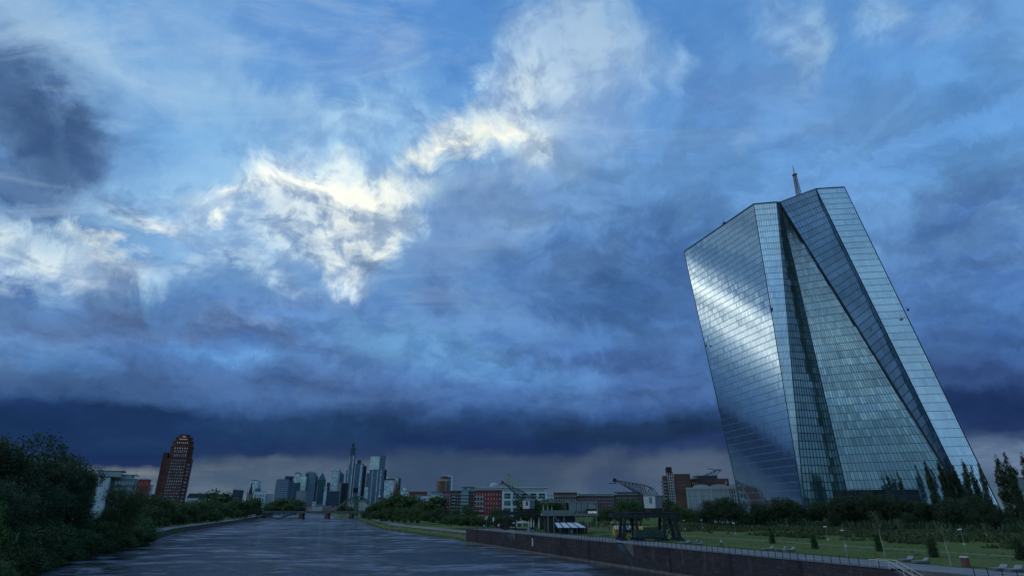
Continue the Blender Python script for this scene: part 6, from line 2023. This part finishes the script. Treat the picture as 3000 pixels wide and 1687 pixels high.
# dark sheds by the riverside park
e = empty('kiosk', at(1112, 1534, 520), 'dark boxy kiosk on the riverside path of the far lawn', 'kiosk'); e.location.z = 2.6
MB().box(0, 5.6, 0, 3.5, 0, 4.2).build('body', mat('kiosk_brown', (.05, .045, .05), .8, .3, 1), e); MB().box(-.4, 6.0, -.4, 3.9, 4.201, 4.45).build('roof', M_concd, e); MB().box(1, 4, -.05, .01, 1.2, 2.4).build('hatch', M_winD, e)
e = empty('container', at(1466, 1543, 246), 'dark shed container between the round sign and the far crane', 'container'); e.location.z = ZT
MB().box(0, 3.6, 0, 2.4, 0, 2.0).build('body', mat('container_plum', (.06, .035, .045), .7, .3, 1), e); MB().box(.4, 1.2, -.03, .01, .1, 1.8).build('door', M_dark, e)

# river markers on the bank
e = empty('bollard', P3(1561, 1559), 'small white ball topped bollard on the quay edge', 'bollard')
MB().tube((0, 0, 0), (0, 0, .6), .15, .12, n=8).build('shaft', M_dark, e); MB().prism(ring(.2, 8), .601, .85, ring(.12, 8)).build('cap', M_white, e)


# ------------------------------------------------------------------ people
def figure(step=.28, arm=.15, seed=0):
    """one continuous skinned body, 1.75 m, walking"""
    v = [(0, 0, .95), (0, 0, 1.18), (0, 0, 1.40), (0, 0, 1.50), (0, -.02, 1.62), (0, -.01, 1.74),
         (.09, 0, .90), (.10, -step * .5, .50), (.10, -step * .6 + .0, .08), (.10, -step * .6 - .16, .03),
         (-.09, 0, .90), (-.10, step * .3, .50), (-.10, step * .9, .10), (-.10, step * .9 - .14, .04),
         (.19, 0, 1.40), (.24, arm, 1.14), (.24, arm * .6 - .08, .90), (.24, arm * .6 - .12, .80),
         (-.19, 0, 1.40), (-.24, -arm, 1.14), (-.24, -arm - .10, .92), (-.24, -arm - .14, .83)]
    ed = [(0, 1), (1, 2), (2, 3), (3, 4), (4, 5), (0, 6), (6, 7), (7, 8), (8, 9), (0, 10), (10, 11), (11, 12), (12, 13), (2, 14), (14, 15), (15, 16), (16, 17),
          (2, 18), (18, 19), (19, 20), (20, 21)]
    rad = [.15, .14, .15, .06, .095, .07, .10, .065, .045, .04, .10, .065, .045, .04, .07, .048, .038, .03, .07, .048, .038, .03]
    me = bpy.data.meshes.new('body'); me.from_pydata(v, ed, [])
    o = bpy.data.objects.new('tmp', me); C.objects.link(o)
    md = o.modifiers.new('s', 'SKIN'); o.modifiers.new('d', 'SUBSURF').levels = 1
    for i, r_ in enumerate(rad): me.skin_vertices[0].data[i].radius = (r_, r_ * .8)
    me.skin_vertices[0].data[0].use_root = True
    bpy.context.view_layer.update()
    out = bpy.data.meshes.new_from_object(o.evaluated_get(bpy.context.evaluated_depsgraph_get()))
    bpy.data.objects.remove(o)
    for p in out.polygons: p.use_smooth = True
    return out


SKIN = mat('skin', (.42, .26, .19), .6, .1, 5)


def cloth_body(me, top, legs):
    me = me.copy(); me.materials.clear()
    for m in (top, legs, SKIN, mat('shoe', (.03, .03, .03), .6, .1, 3)): me.materials.append(m)
    for p in me.polygons:
        z = sum(me.vertices[i].co.z for i in p.vertices) / len(p.vertices)
        x = abs(sum(me.vertices[i].co.x for i in p.vertices) / len(p.vertices))
        p.material_index = 2 if z > 1.48 or (x > .2 and z < .92) else (0 if z > .93 else (1 if z > .10 else 3))
    return me


W1m, W2m = figure(.28, .14), figure(.10, .05)
hairm = MB().prism(ring(.095, 10, .10), 1.66, 1.80, ring(.05, 10, .06)).mesh('hair', mat('hair_dark', (.03, .022, .018), .6, .2, 5))
clothes = {}


def person(loc, rz, top, legs, label, walk=True, group=None, hs=1.0):
    o = bpy.data.objects.new('person', cloth_body(W1m if walk else W2m, mat('cloth_%d_%d_%d' % tuple(int(c * 99) for c in top), top, .9, .2, 4), mat('cloth_%d_%d_%d' % tuple(int(c * 99) for c in legs), legs, .9, .2, 4)))
    C.objects.link(o); o.location = loc; o.rotation_euler.z = rz; o.scale = (hs,) * 3
    tag(o, label, 'person', group)
    h = bpy.data.objects.new('hair', hairm); C.objects.link(h); h.parent = o
    return o


BK, NV, GY, WH = (.02, .02, .025), (.03, .04, .08), (.14, .14, .15), (.55, .55, .55)
person(P3(1726, 1575), R(60), BK, BK, 'walker in black, left one of the pair on the promenade before the restaurant', group='couple walking on the promenade')
person(P3(1734, 1575), R(60), BK, NV, 'walker in dark clothes, right one of the pair on the promenade before the restaurant', group='couple walking on the promenade')
person(P3(1749, 1551), R(100), BK, BK, 'dark figure on the path behind the pair of walkers', False)
person(P3(1786, 1554), R(-20), NV, BK, 'dark figure near the left end of the yellow food wagon', False)
person(P3(2115, 1602), R(70), WH, BK, 'person in a white top and dark trousers at the promenade edge', True)
for px, py, tp, lab, wk in ((1113, 1537, BK, 'dark figure below the boxy kiosk on the riverside path', False), (1146, 1548, BK, 'dark clothed walker, left of two mid way along the riverside path', True),
                            (1152, 1547, NV, 'blue clothed walker, right of two mid way along the riverside path', True), (1191, 1556, BK, 'dark figure walking nearest on the riverside path', True),
                            (1168, 1560, GY, 'grey clothed person sitting low near the bank stones', False), (1076, 1526, BK, 'tiny dark figure at the far end of the riverside path', True)):
    person(on(px, py, 2.6), R(rnd.uniform(0, 360)), tp, BK, lab, wk, 'people on the riverside path')
for px, py, tp, lab, wk in ((1129, 1543, BK, 'dark figure sitting in the group on the gravel under the trees', False), (1134, 1543, GY, 'grey clothed figure in the group on the gravel under the trees', False),
                            (1139, 1544, WH, 'pale clothed figure in the group on the gravel under the trees', False)):
    person(on(px, py, 2.8), R(rnd.uniform(0, 360)), tp, BK, lab, wk, 'group resting on the gravel')
for px, py, tp, lab in ((474, 1551, BK, 'dark figure on the left bank path beside the round bush'), (558, 1541, WH, 'pale clothed figure on the left bank path'), (695, 1527, WH, 'tiny pale figure far along the left bank path')):
    person(on(px, py, 3.3), R(150), tp, BK, lab, True, 'people on the left bank path')
for px, lab in ((1418, 'seated guest in a white shirt at the left terrace tables'), (1436, 'seated dark guest at the left terrace tables'), (1536, 'guest standing under the open canopy'), (1600, 'guest standing by the right tall parasol'), (1688, 'guest at the kiosk counter, left one'), (1704, 'guest at the kiosk counter, right one')):
    person(P3(px, 1549 if px < 1500 else 1556), R(rnd.uniform(0, 360)), WH if 'white' in lab else BK, BK, lab, False, 'guests on the quay terrace')

# ================================================================== trees and bushes
def leaf_mesh(name, m, lobes, n, leaf, seed, flat=.5, fill=.35, droop=0.0, spray=2.4):
    """leaf clumps scattered over the lobes of a crown of unit height; lobes: (x, y, z, rx, ry, rz)"""
    g = np.random.default_rng(seed)
    vol = np.array([l[3] * l[4] * l[5] for l in lobes]) ** .67
    pick = g.choice(len(lobes), n, p=vol / vol.sum())
    Lb = np.array(lobes)[pick]
    d = g.normal(size=(n, 3)); d /= np.linalg.norm(d, axis=1)[:, None]
    rad = np.where(g.random(n) < fill, g.random(n) ** .4, g.normal(.96, .09, n))
    c = Lb[:, :3] + d * Lb[:, 3:] * rad[:, None]
    # gather leaves into sprays so that light and dark clumps and gaps appear
    k = max(8, n // 42); sp = c[g.choice(n, k)]
    own = g.integers(0, k, n)
    near = g.random(n) < .55
    off = g.normal(size=(n, 3)) * leaf * spray
    c = np.where(near[:, None], sp[own] + off, c)
    tone = np.where(near, g.random(k)[own], g.random(n)) * .7 + .3 * g.random(n)
    nr = d * .8 + g.normal(size=(n, 3)) * .55 + np.array([0, 0, .35]); nr /= np.linalg.norm(nr, axis=1)[:, None]
    t = np.cross(nr, g.normal(size=(n, 3))); t /= np.linalg.norm(t, axis=1)[:, None]
    if droop: t = t * (1 - droop) + np.array([0, 0, -1]) * droop; t /= np.linalg.norm(t, axis=1)[:, None]
    b = np.cross(nr, t)
    s = leaf * (.6 + .8 * g.random(n))[:, None]
    q = np.stack([c - t * s, c + b * s * flat - t * s * .1, c + t * s, c - b * s * flat + t * s * .1], 1).reshape(-1, 3)
    me = bpy.data.meshes.new(name)
    me.vertices.add(4 * n); me.vertices.foreach_set('co', q.ravel())
    me.loops.add(4 * n); me.loops.foreach_set('vertex_index', np.arange(4 * n))
    me.polygons.add(n); me.polygons.foreach_set('loop_start', np.arange(0, 4 * n, 4)); me.polygons.foreach_set('loop_total', np.full(n, 4))
    a = me.attributes.new('pane', 'FLOAT', 'FACE'); a.data.foreach_set('value', tone)
    me.materials.append(m); me.update(); me.validate()
    return me


def lobes_round(seed, n=9, r=.33, z=.62, rz=.34, spread=1.0):
    g = random.Random(seed); out = [(0, 0, z, r * .72, r * .72, rz * .85)]
    for i in range(n):
        a = 2.4 * i + g.uniform(-.4, .4); q = g.uniform(.35, .72) * r * spread; zz = z + g.uniform(-.72, .78) * rz
        s = r * g.uniform(.34, .56)
        out.append((q * math.cos(a), q * math.sin(a), zz, s, s, s * g.uniform(.7, 1.0)))
    return out


def lobes_column(seed, r=.10, n=9):
    g = random.Random(seed); out = []
    for i in range(n):
        z = .12 + .84 * i / (n - 1); w = r * (math.sin(min(1, (1.06 - z) * 2.2) * math.pi / 2)) * g.uniform(.8, 1.1)
        out.append((g.uniform(-.25, .25) * r, g.uniform(-.25, .25) * r, z, w, w, .075))
    return out


def trunk_mesh(name, m, h, r0, seed, limbs=5, spread=.22):
    g = random.Random(seed); b = MB(); p = Vector((0, 0, -.02)); z = 0
    for k in range(4):
        q = Vector((g.uniform(-.012, .012), g.uniform(-.012, .012), h * (k + 1) / 4))
        b.tube(p, q, r0 * (1 - k * .2), r0 * (1 - (k + 1) * .2), n=7); p = q
    for i in range(limbs):
        a = 2.4 * i; z0 = h * g.uniform(.45, .95)
        s = Vector((0, 0, z0)); e_ = Vector((spread * math.cos(a), spread * math.sin(a), z0 + g.uniform(.12, .3)))
        m_ = s.lerp(e_, .5) + Vector((0, 0, .03)); b.tube(s, m_, r0 * .4, r0 * .28, n=5); b.tube(m_, e_, r0 * .28, r0 * .1, n=5)
    return b.mesh(name, m)


def proto(kind, crown, trunk):
    return (kind, crown, trunk)


PR = {}
ORD = ['first', 'second', 'third', 'fourth', 'fifth', 'sixth', 'seventh', 'eighth', 'ninth', 'tenth', 'eleventh', 'twelfth', 'thirteenth', 'fourteenth', 'fifteenth', 'sixteenth',
       'seventeenth', 'eighteenth', 'nineteenth', 'twentieth', 'twenty first', 'twenty second']
SEEN = {}


def uniq(label):
    """look-alikes of one stretch are told apart by their order from the left"""
    SEEN[label] = SEEN.get(label, 0) + 1
    return '%s %s' % (ORD[SEEN[label] - 1], label)


for i in range(3):
    PR['big', i] = proto('broadleaf_tree', leaf_mesh('crown', F_dark, lobes_round(20 + i, 13, .40, .57, .42), 15000, .0135, 30 + i), trunk_mesh('trunk', M_bark, .55, .022, i))
    PR['mid', i] = proto('broadleaf_tree', leaf_mesh('crown', F_mid, lobes_round(40 + i, 9, .40, .60, .38), 5200, .024, 50 + i), trunk_mesh('trunk', M_bark, .5, .022, i))
    PR['far', i] = proto('broadleaf_tree', leaf_mesh('crown', F_mid, lobes_round(60 + i, 8, .46, .58, .40), 2400, .040, 70 + i, flat=.7), trunk_mesh('trunk', M_bark, .4, .025, i))
    PR['poplar', i] = proto('poplar', leaf_mesh('crown', F_dark, lobes_column(80 + i, .088), 8000, .0105, 90 + i, fill=.3, spray=1.3), trunk_mesh('trunk', M_bark, .85, .010, i, 3, .05))
    PR['birch', i] = proto('birch_tree', leaf_mesh('crown', F_dark, lobes_round(100 + i, 10, .38, .60, .38), 6500, .0185, 110 + i, fill=.4), trunk_mesh('trunk', M_barkp, .7, .010, i, 6, .2))
    PR['sapling', i] = proto('young_tree', leaf_mesh('crown', F_dry, lobes_round(120 + i, 6, .16, .74, .22), 260, .022, 130 + i), trunk_mesh('trunk', M_barkp, .85, .011, i, 7, .12))
    PR['bush', i] = proto('bush', leaf_mesh('crown', F_mid, lobes_round(140 + i, 10, .55, .45, .46), 6500, .030, 150 + i, droop=.35), trunk_mesh('trunk', M_bark, .3, .03, i))
    PR['conifer', i] = proto('conifer_shrub', leaf_mesh('crown', F_dark, [(0, 0, .1 + .13 * k, .25 * (1 - .09 * k), .25 * (1 - .09 * k), .12) for k in range(7)], 3600, .030, 160 + i), trunk_mesh('trunk', M_bark, .3, .03, i, 1, .05))
PR['lime', 0] = proto('bush', leaf_mesh('crown', F_lit, lobes_round(171, 10, .5, .5, .45), 9000, .022, 172, droop=.3), PR['bush', 0][2])
PR['willow', 0] = proto('willow_tree', leaf_mesh('crown', F_mid, lobes_round(173, 12, .46, .50, .46), 13000, .020, 174, flat=.3, droop=.6), PR['big', 0][2])


def plant(kind, idx, base, height, label, group, cat='tree', wide=1.0, name=None):
    kd, cr, tk = PR[kind, idx]
    e = bpy.data.objects.new(name or kd, None); C.objects.link(e); e.empty_display_size = .3
    e.location = base; e.rotation_euler.z = rnd.uniform(0, 6.28); e.scale = (height * wide, height * wide, height)
    tag(e, label, cat, group)
    for nm, me in (('crown', cr), ('trunk', tk)):
        o = bpy.data.objects.new(nm, me); C.objects.link(o); o.parent = e
    return e


def by_top(kind, idx, px, ytop, Y, zb, label, group, wide=1.0, cat='tree', k=.97):
    t = at(px, ytop, Y)
    return plant(kind, idx, (t.x, Y, zb), (t.z - zb) / k, label, group, cat, wide)


# ---- left bank, near
gL = 'big trees crowding the left bank'
for i, (px, yt, Y, wd, lab) in enumerate([
        (26, 1284, 135, .95, 'tallest dark tree at the left picture edge'), (-60, 1300, 128, 1.0, 'dark tree cut off by the left picture edge'),
        (84, 1352, 150, .9, 'dark tree right of the tallest one, below the red brown roof'), (130, 1340, 160, 1.0, 'broad dark tree third from the left edge'),
        (176, 1341, 172, .95, 'dark tree with a rounded top left of the white blank wall trees'), (210, 1350, 180, .75, 'dark tree second left of the white building'),
        (240, 1362, 186, .66, 'dark tree touching the left edge of the white building'), (250, 1410, 196, .55, 'lower dark tree overlapping the foot of the white wall'),
        (20, 1400, 118, .9, 'lower dark tree beneath the tallest one'), (150, 1430, 150, .9, 'lower dark tree in the middle of the left bank group'),
        (225, 1450, 168, .9, 'lower dark tree right in the left bank group')]):
    by_top('big', i % 3, px, yt, Y, 3.0, lab, gL, wd)
gB = 'bushes and willows overhanging the left water edge'
for i, (px, yt, Y, wd, kind, lab) in enumerate([
        (-8, 1482, 116, .62, 'lime', 'bright green bush at the lower left picture corner'), (24, 1560, 122, .9, 'lime', 'smaller yellow green bush beside the bright green one'),
        (60, 1540, 126, 1.3, 'bush', 'dark low bush right of the bright green one'), (108, 1548, 136, 1.2, 'bush', 'rounded mid green bush at the water left'),
        (150, 1520, 146, 1.2, 'bush', 'taller rounded bush over the dark water'), (188, 1560, 152, 1.3, 'bush', 'low bush touching the dark water'),
        (235, 1545, 166, 1.2, 'bush', 'rounded bush in the middle of the left shore'), (280, 1520, 182, 1.2, 'bush', 'bush below the white building wall'),
        (318, 1568, 192, 1.3, 'bush', 'low bush near the right end of the left thicket'), (376, 1425, 200, .70, 'willow', 'feathery willow in front of the grey glazed block'),
        (322, 1488, 196, .8, 'willow', 'feathery willow left of the taller one'), (428, 1508, 226, 1.25, 'bush', 'big round olive bush at the end of the left thicket'),
        (392, 1540, 214, 1.25, 'bush', 'low bush at the foot of the round olive one'), (352, 1560, 204, 1.3, 'bush', 'low bush over the water below the willow')]):
    by_top(kind, i % 3 if kind == 'bush' else 0, px, yt, Y, 1.2, lab, gB, wd, 'bush' if kind != 'willow' else 'tree')
for i in range(17):
    Y = 92 + i * 8.6; x = interp(L_SHORE, Y) - .8 + rnd.uniform(-1, 1)
    plant('bush', i % 3, (x, Y, -.3), rnd.uniform(4.6, 6.8), '%s low bush leaning over the left water edge' % ORD[i], 'low bushes leaning over the left water edge', 'bush', wide=1.25)
# ---- left bank, middle distance
gM = 'dark trees lining the left bank behind the path'
tops = sorted([(405, 1462, 300), (432, 1443, 330), (455, 1475, 290), (478, 1462, 340), (503, 1470, 350), (526, 1464, 380), (548, 1466, 420), (566, 1470, 400), (590, 1467, 440), (614, 1470, 470),
        (636, 1476, 480), (655, 1484, 500), (676, 1473, 560), (692, 1467, 600), (712, 1470, 620), (730, 1466, 650), (743, 1460, 690), (756, 1480, 720), (640, 1497, 450), (700, 1495, 540), (600, 1500, 410), (540, 1505, 350)])
for i, (px, yt, Y) in enumerate(tops):
    by_top('mid' if Y < 430 else 'far', i % 3, px, yt, Y, 3.6, uniq('%s tree in the left bank row %s' % (('round topped', 'broad', 'uneven')[i % 3],
           'directly below the brick tower' if 455 < px < 570 else ('left of the brick tower' if px <= 455 else ('below the long white terrace' if px < 672 else 'near the church spire and bridge end')))), gM, 1.15)
by_top('far', 0, 655, 1441, 700, 3.6, 'leafy tree crown rising above the terrace roofs', gM, 1.5)
# clipped row along the path
gP = 'clipped low trees along the left bank path'
for i in range(16):
    Y = 262 + i * 17; x = interp(L_SHORE, Y) - 11.5
    plant('far', i % 3, (x, Y, 3.3), 4.6, 'clipped low tree on the left bank path, %s of the row' % ORD[i], gP, wide=1.5)
# park trees beyond the bridge
gC = 'trees of the park beyond the bridge'
for i, (px, yt, Y) in enumerate(sorted([(800, 1474, 900), (822, 1468, 930), (838, 1463, 900), (855, 1464, 920), (870, 1468, 940), (790, 1480, 880), (846, 1476, 880), (812, 1482, 880), (882, 1482, 900), (1010, 1480, 1000), (1028, 1484, 990), (998, 1486, 1010)])):
    by_top('far', i % 3, px, yt, Y, 4.0, uniq('%s park tree %s' % (('tall', 'broad', 'low')[i % 3], 'beyond the bridge' if px < 900 else 'under the green arch')), gC, 1.5)
# ---- right bank park
gR = 'trees of the right bank park'
lst = [(1088, 1478, 640), (1104, 1470, 650), (1120, 1465, 660), (1137, 1461, 640), (1152, 1460, 620), (1168, 1458, 640), (1184, 1450, 600), (1200, 1459, 590), (1216, 1466, 590), (1232, 1470, 560), (1250, 1476, 520),
       (1070, 1498, 560), (1086, 1502, 520), (1100, 1496, 500), (1116, 1500, 480), (1134, 1494, 490), (1150, 1489, 470), (1166, 1494, 460), (1180, 1487, 450), (1196, 1488, 440), (1212, 1486, 430), (1228, 1492, 420), (1244, 1498, 400),
       (1262, 1494, 400), (1280, 1487, 410), (1296, 1500, 400), (1282, 1458, 520), (1150, 1518, 420), (1168, 1512, 400), (1186, 1516, 390), (1208, 1510, 385), (1224, 1518, 380), (1268, 1512, 380), (1290, 1520, 370), (1310, 1520, 365)]
for i, (px, yt, Y) in enumerate(sorted(lst)):
    where = 'before the low red hall' if 1195 < px < 1255 else ('left of the red hall near the cathedral' if px <= 1195 else 'before the white apartment blocks')
    row = 'back' if Y > 530 else ('middle' if Y > 425 else 'front')
    by_top('mid' if Y < 460 else 'far', i % 3, px, yt, Y, 3.6, uniq('%s %s row park tree %s' % (('rounded', 'wide', 'ragged')[i % 3], row, where)), gR, 1.2)
gS = 'trees in front of the apartment houses'
for i, (px, yt, Y, lab) in enumerate([(1372, 1478, 400, 'tree before the green balcony stack'), (1390, 1492, 380, 'low tree between green balconies and crimson house'), (1452, 1484, 380, 'tree between the crimson and white grid houses'), (1470, 1490, 375, 'low tree at the left foot of the white grid building'),
                                      (1547, 1449, 290, 'tall tree directly behind the far crane cabin'), (1562, 1462, 292, 'tree right behind the far crane cabin'), (1578, 1470, 290, 'tree left of the upper restaurant terrace'), (1600, 1458, 330, 'leafy tree over the upper terrace'), (1622, 1462, 330, 'bushy tree above the terrace canopy'),
                                      (1336, 1490, 400, 'dark tree at the foot of the brown brick apartments'), (1350, 1505, 390, 'low dark tree left of the green apartments')]):
    by_top('mid', i % 3, px, yt, Y, 4.2, lab, gS, 1.05)
for i, (px, yt, Y, lab) in enumerate([(1752, 1492, 280, 'low tree right beside the restaurant end wall'), (1775, 1486, 290, 'tree between restaurant and near crane'), (1800, 1480, 300, 'tree behind the left of the near crane'), (1828, 1462, 290, 'tall tree behind the near crane jib foot'), (1850, 1458, 285, 'tallest tree behind the near crane'),
                                      (1872, 1464, 290, 'tree left of the near crane cabin'), (1962, 1463, 270, 'tree right of the near crane cabin'), (1982, 1474, 262, 'low tree before the brick office complex'), (2004, 1486, 258, 'low tree at the foot of the ribbed stair tower'), (2028, 1488, 255, 'low tree left of the pale gable')]):
    by_top('mid', i % 3, px, yt, Y, 5.2, lab, gS, .95)
# low hedge band behind the quay end
gH = 'pruned trees along the garden path behind the quay end'
for i in range(22):
    px = 1312 + i * 9; p = at(px, 1512 + (i % 3), 330 - i * 2.0)
    plant('far', i % 3, (p.x, p.y, 4.2), p.z - 4.0, 'low pruned tree behind the quay end, %s from the left of its band' % ORD[i], gH, wide=1.5)
# ---- trees before the glass tower
gT = 'birches and bushy trees at the foot of the glass tower'
row = [(2058, 1492, 238), (2076, 1470, 235), (2098, 1459, 236), (2120, 1457, 232), (2142, 1462, 228), (2162, 1472, 226), (2190, 1500, 224), (2216, 1478, 226), (2240, 1474, 228), (2266, 1478, 226), (2290, 1462, 224), (2312, 1458, 222), (2334, 1470, 220),
       (2382, 1474, 222), (2404, 1470, 220), (2428, 1468, 222), (2452, 1462, 218), (2476, 1456, 220), (2500, 1451, 218), (2524, 1448, 216), (2550, 1452, 214), (2576, 1455, 214), (2602, 1452, 212), (2628, 1456, 210), (2654, 1462, 208), (2680, 1470, 206),
       (2706, 1474, 206), (2732, 1472, 204), (2758, 1466, 200), (2784, 1458, 200), (2810, 1456, 198), (2836, 1458, 198), (2862, 1464, 196), (2888, 1470, 196), (2912, 1484, 196), (2936, 1498, 196), (2960, 1510, 194), (2986, 1512, 192)]
for i, (px, yt, Y) in enumerate(row):
    side = ('left of the glass tower' if px < 2180 else 'before the broad left facade' if px < 2350 else 'before the dark wedge' if px < 2480 else 'before the atrium' if px < 2700 else 'below the poplars' if px < 2890 else 'at the far right under the poplars')
    by_top('birch', i % 3, px, yt, Y, 5.6, uniq('%s tree %s' % (('dense', 'feathery', 'round')[i % 3], side)), gT, 1.0)
for i, (px, yt, Y) in enumerate([(2440, 1500, 196), (2560, 1496, 192), (2660, 1500, 190), (2772, 1470, 176), (2812, 1472, 174), (2840, 1490, 172), (2900, 1500, 172), (2950, 1515, 168)]):
    by_top('birch', (i + 1) % 3, px, yt, Y, 5.2, uniq('%s front birch with pale trunk %s' % (('slender', 'low', 'leaning')[i % 3], 'before the atrium' if px < 2700 else 'below the poplars')), gT, .85)
gPo = 'columnar poplars right of the glass tower'
pops = [(2599, 1392, 248, 'short poplar before the dark reflection block, left one'), (2631, 1390, 246, 'short poplar before the dark reflection block, right one'), (2711, 1362, 240, 'poplar standing alone left of the main row'), (2751, 1358, 238, 'second poplar of the row, slightly forked'),
        (2772, 1356, 240, 'third poplar of the row'), (2794, 1373, 238, 'lower poplar between two taller ones'), (2820, 1354, 236, 'tallest poplar before the tower edge'), (2845, 1372, 236, 'poplar directly right of the tallest before the tower'),
        (2868, 1366, 234, 'poplar on the tower right edge'), (2917, 1344, 226, 'left poplar of the pair against the sky'), (2943, 1338, 224, 'right poplar of the pair against the sky'), (2962, 1384, 222, 'lower poplar right of the sky pair'), (2999, 1337, 220, 'poplar cut by the right picture edge')]
for i, (px, yt, Y, lab) in enumerate(pops):
    by_top('poplar', i % 3, px, yt, Y, 5.8, lab, gPo, .82 if i > 8 else .58)
# ---- lawn
gK = 'dark conifer shrubs on the lawn'
for i, (px, yb, h, lab) in enumerate([(2264, 1591, 2.7, 'dark conifer shrub farthest left on the lawn'), (2388, 1607, 2.8, 'dark conifer shrub left of the paired lamp heads'), (2578, 1614, 3.0, 'dark conifer shrub behind a pale thin trunk'),
                                      (2738, 1631, 3.2, 'largest dark conifer shrub mid right on the lawn'), (2994, 1640, 3.2, 'dark conifer shrub at the right picture edge')]):
    plant('conifer', i % 3, P3(px, yb, 4.95), h, lab, gK, 'shrub', wide=.9)
gY = 'thin young trees on the lawn'
for i, (px, yb, h, lab) in enumerate([(2592, 1628, 6.8, 'thin young tree with pale trunk beside the third conifer'), (2786, 1656, 5.8, 'thin young tree near the promenade at right'), (2482, 1632, 5.2, 'thin young tree beside the lamp posts'), (2424, 1560, 5.0, 'thin young tree in the wild grass'),
                                      (2310, 1560, 5.0, 'thin young tree in the wild grass before the broad facade'), (2004, 1572, 4.6, 'thin young tree right of the near crane'), (2640, 1575, 5.0, 'thin young tree in the wild grass before the atrium'), (2900, 1600, 5.2, 'thin young tree in the wild grass far right')]):
    plant('sapling', i % 3, P3(px, yb, 4.95), h, lab, gY, 'tree')


F_wild = foliage('wild_grass_blades', (.050, .064, .026))
# ---- wild grass on the slope, lawn tufts
def grass(name, label, n, y0, y1, d0, d1, h, m, seed, zf=z_right, shore=R_SHORE, clump=.9):
    g = np.random.default_rng(seed); mb_v = []; tone = []
    for k in range(n):
        y = y0 + (y1 - y0) * g.random(); d = d0 + (d1 - d0) * g.random()
        if mnoise.noise(Vector((y * .12, d * .12, seed))) < -.12 * clump: continue
        x = interp(shore, y) + d; z = zf(d, y) - .05
        hh = h * (.4 + 1.1 * g.random()) * (1 + .8 * mnoise.noise(Vector((y * .07, d * .07, seed + 4))))
        a = g.random() * 3.14; w = .22 + .3 * g.random(); lx, ly = g.normal() * .25 * hh, g.normal() * .25 * hh
        c, s = math.cos(a) * w, math.sin(a) * w
        mb_v += [(x - c, y - s, z), (x + c, y + s, z), (x + c * .5 + lx, y + s * .5 + ly, z + hh), (x - c * .5 + lx, y - s * .5 + ly, z + hh * .85)]
        tone.append(g.random())
    nf = len(tone); me = bpy.data.meshes.new(name)
    me.from_pydata(mb_v, [], [tuple(range(4 * i, 4 * i + 4)) for i in range(nf)])
    at_ = me.attributes.new('pane', 'FLOAT', 'FACE'); at_.data.foreach_set('value', tone)
    me.materials.append(m); me.update()
    o = bpy.data.objects.new(name, me); C.objects.link(o)
    tag(o, label, 'grass', kind='stuff')


grass('wild_grass', 'tall wild grass and scrub on the slope below the glass tower', 24000, 70, 236, 60, 108, .62, F_wild, 3)
grass('undergrowth', 'dark undergrowth beneath the tower trees', 9000, 90, 246, 100, 150, 1.6, F_dark, 5)
grass('lawn_tufts', 'short uneven tufts of lawn grass behind the promenade', 9000, 70, 240, 12, 58, .08, F_mid, 6, clump=.3)
grass('park_grass', 'scrubby grass between the park and the apartment houses', 6000, 300, 560, 48, 120, .9, F_mid, 8)
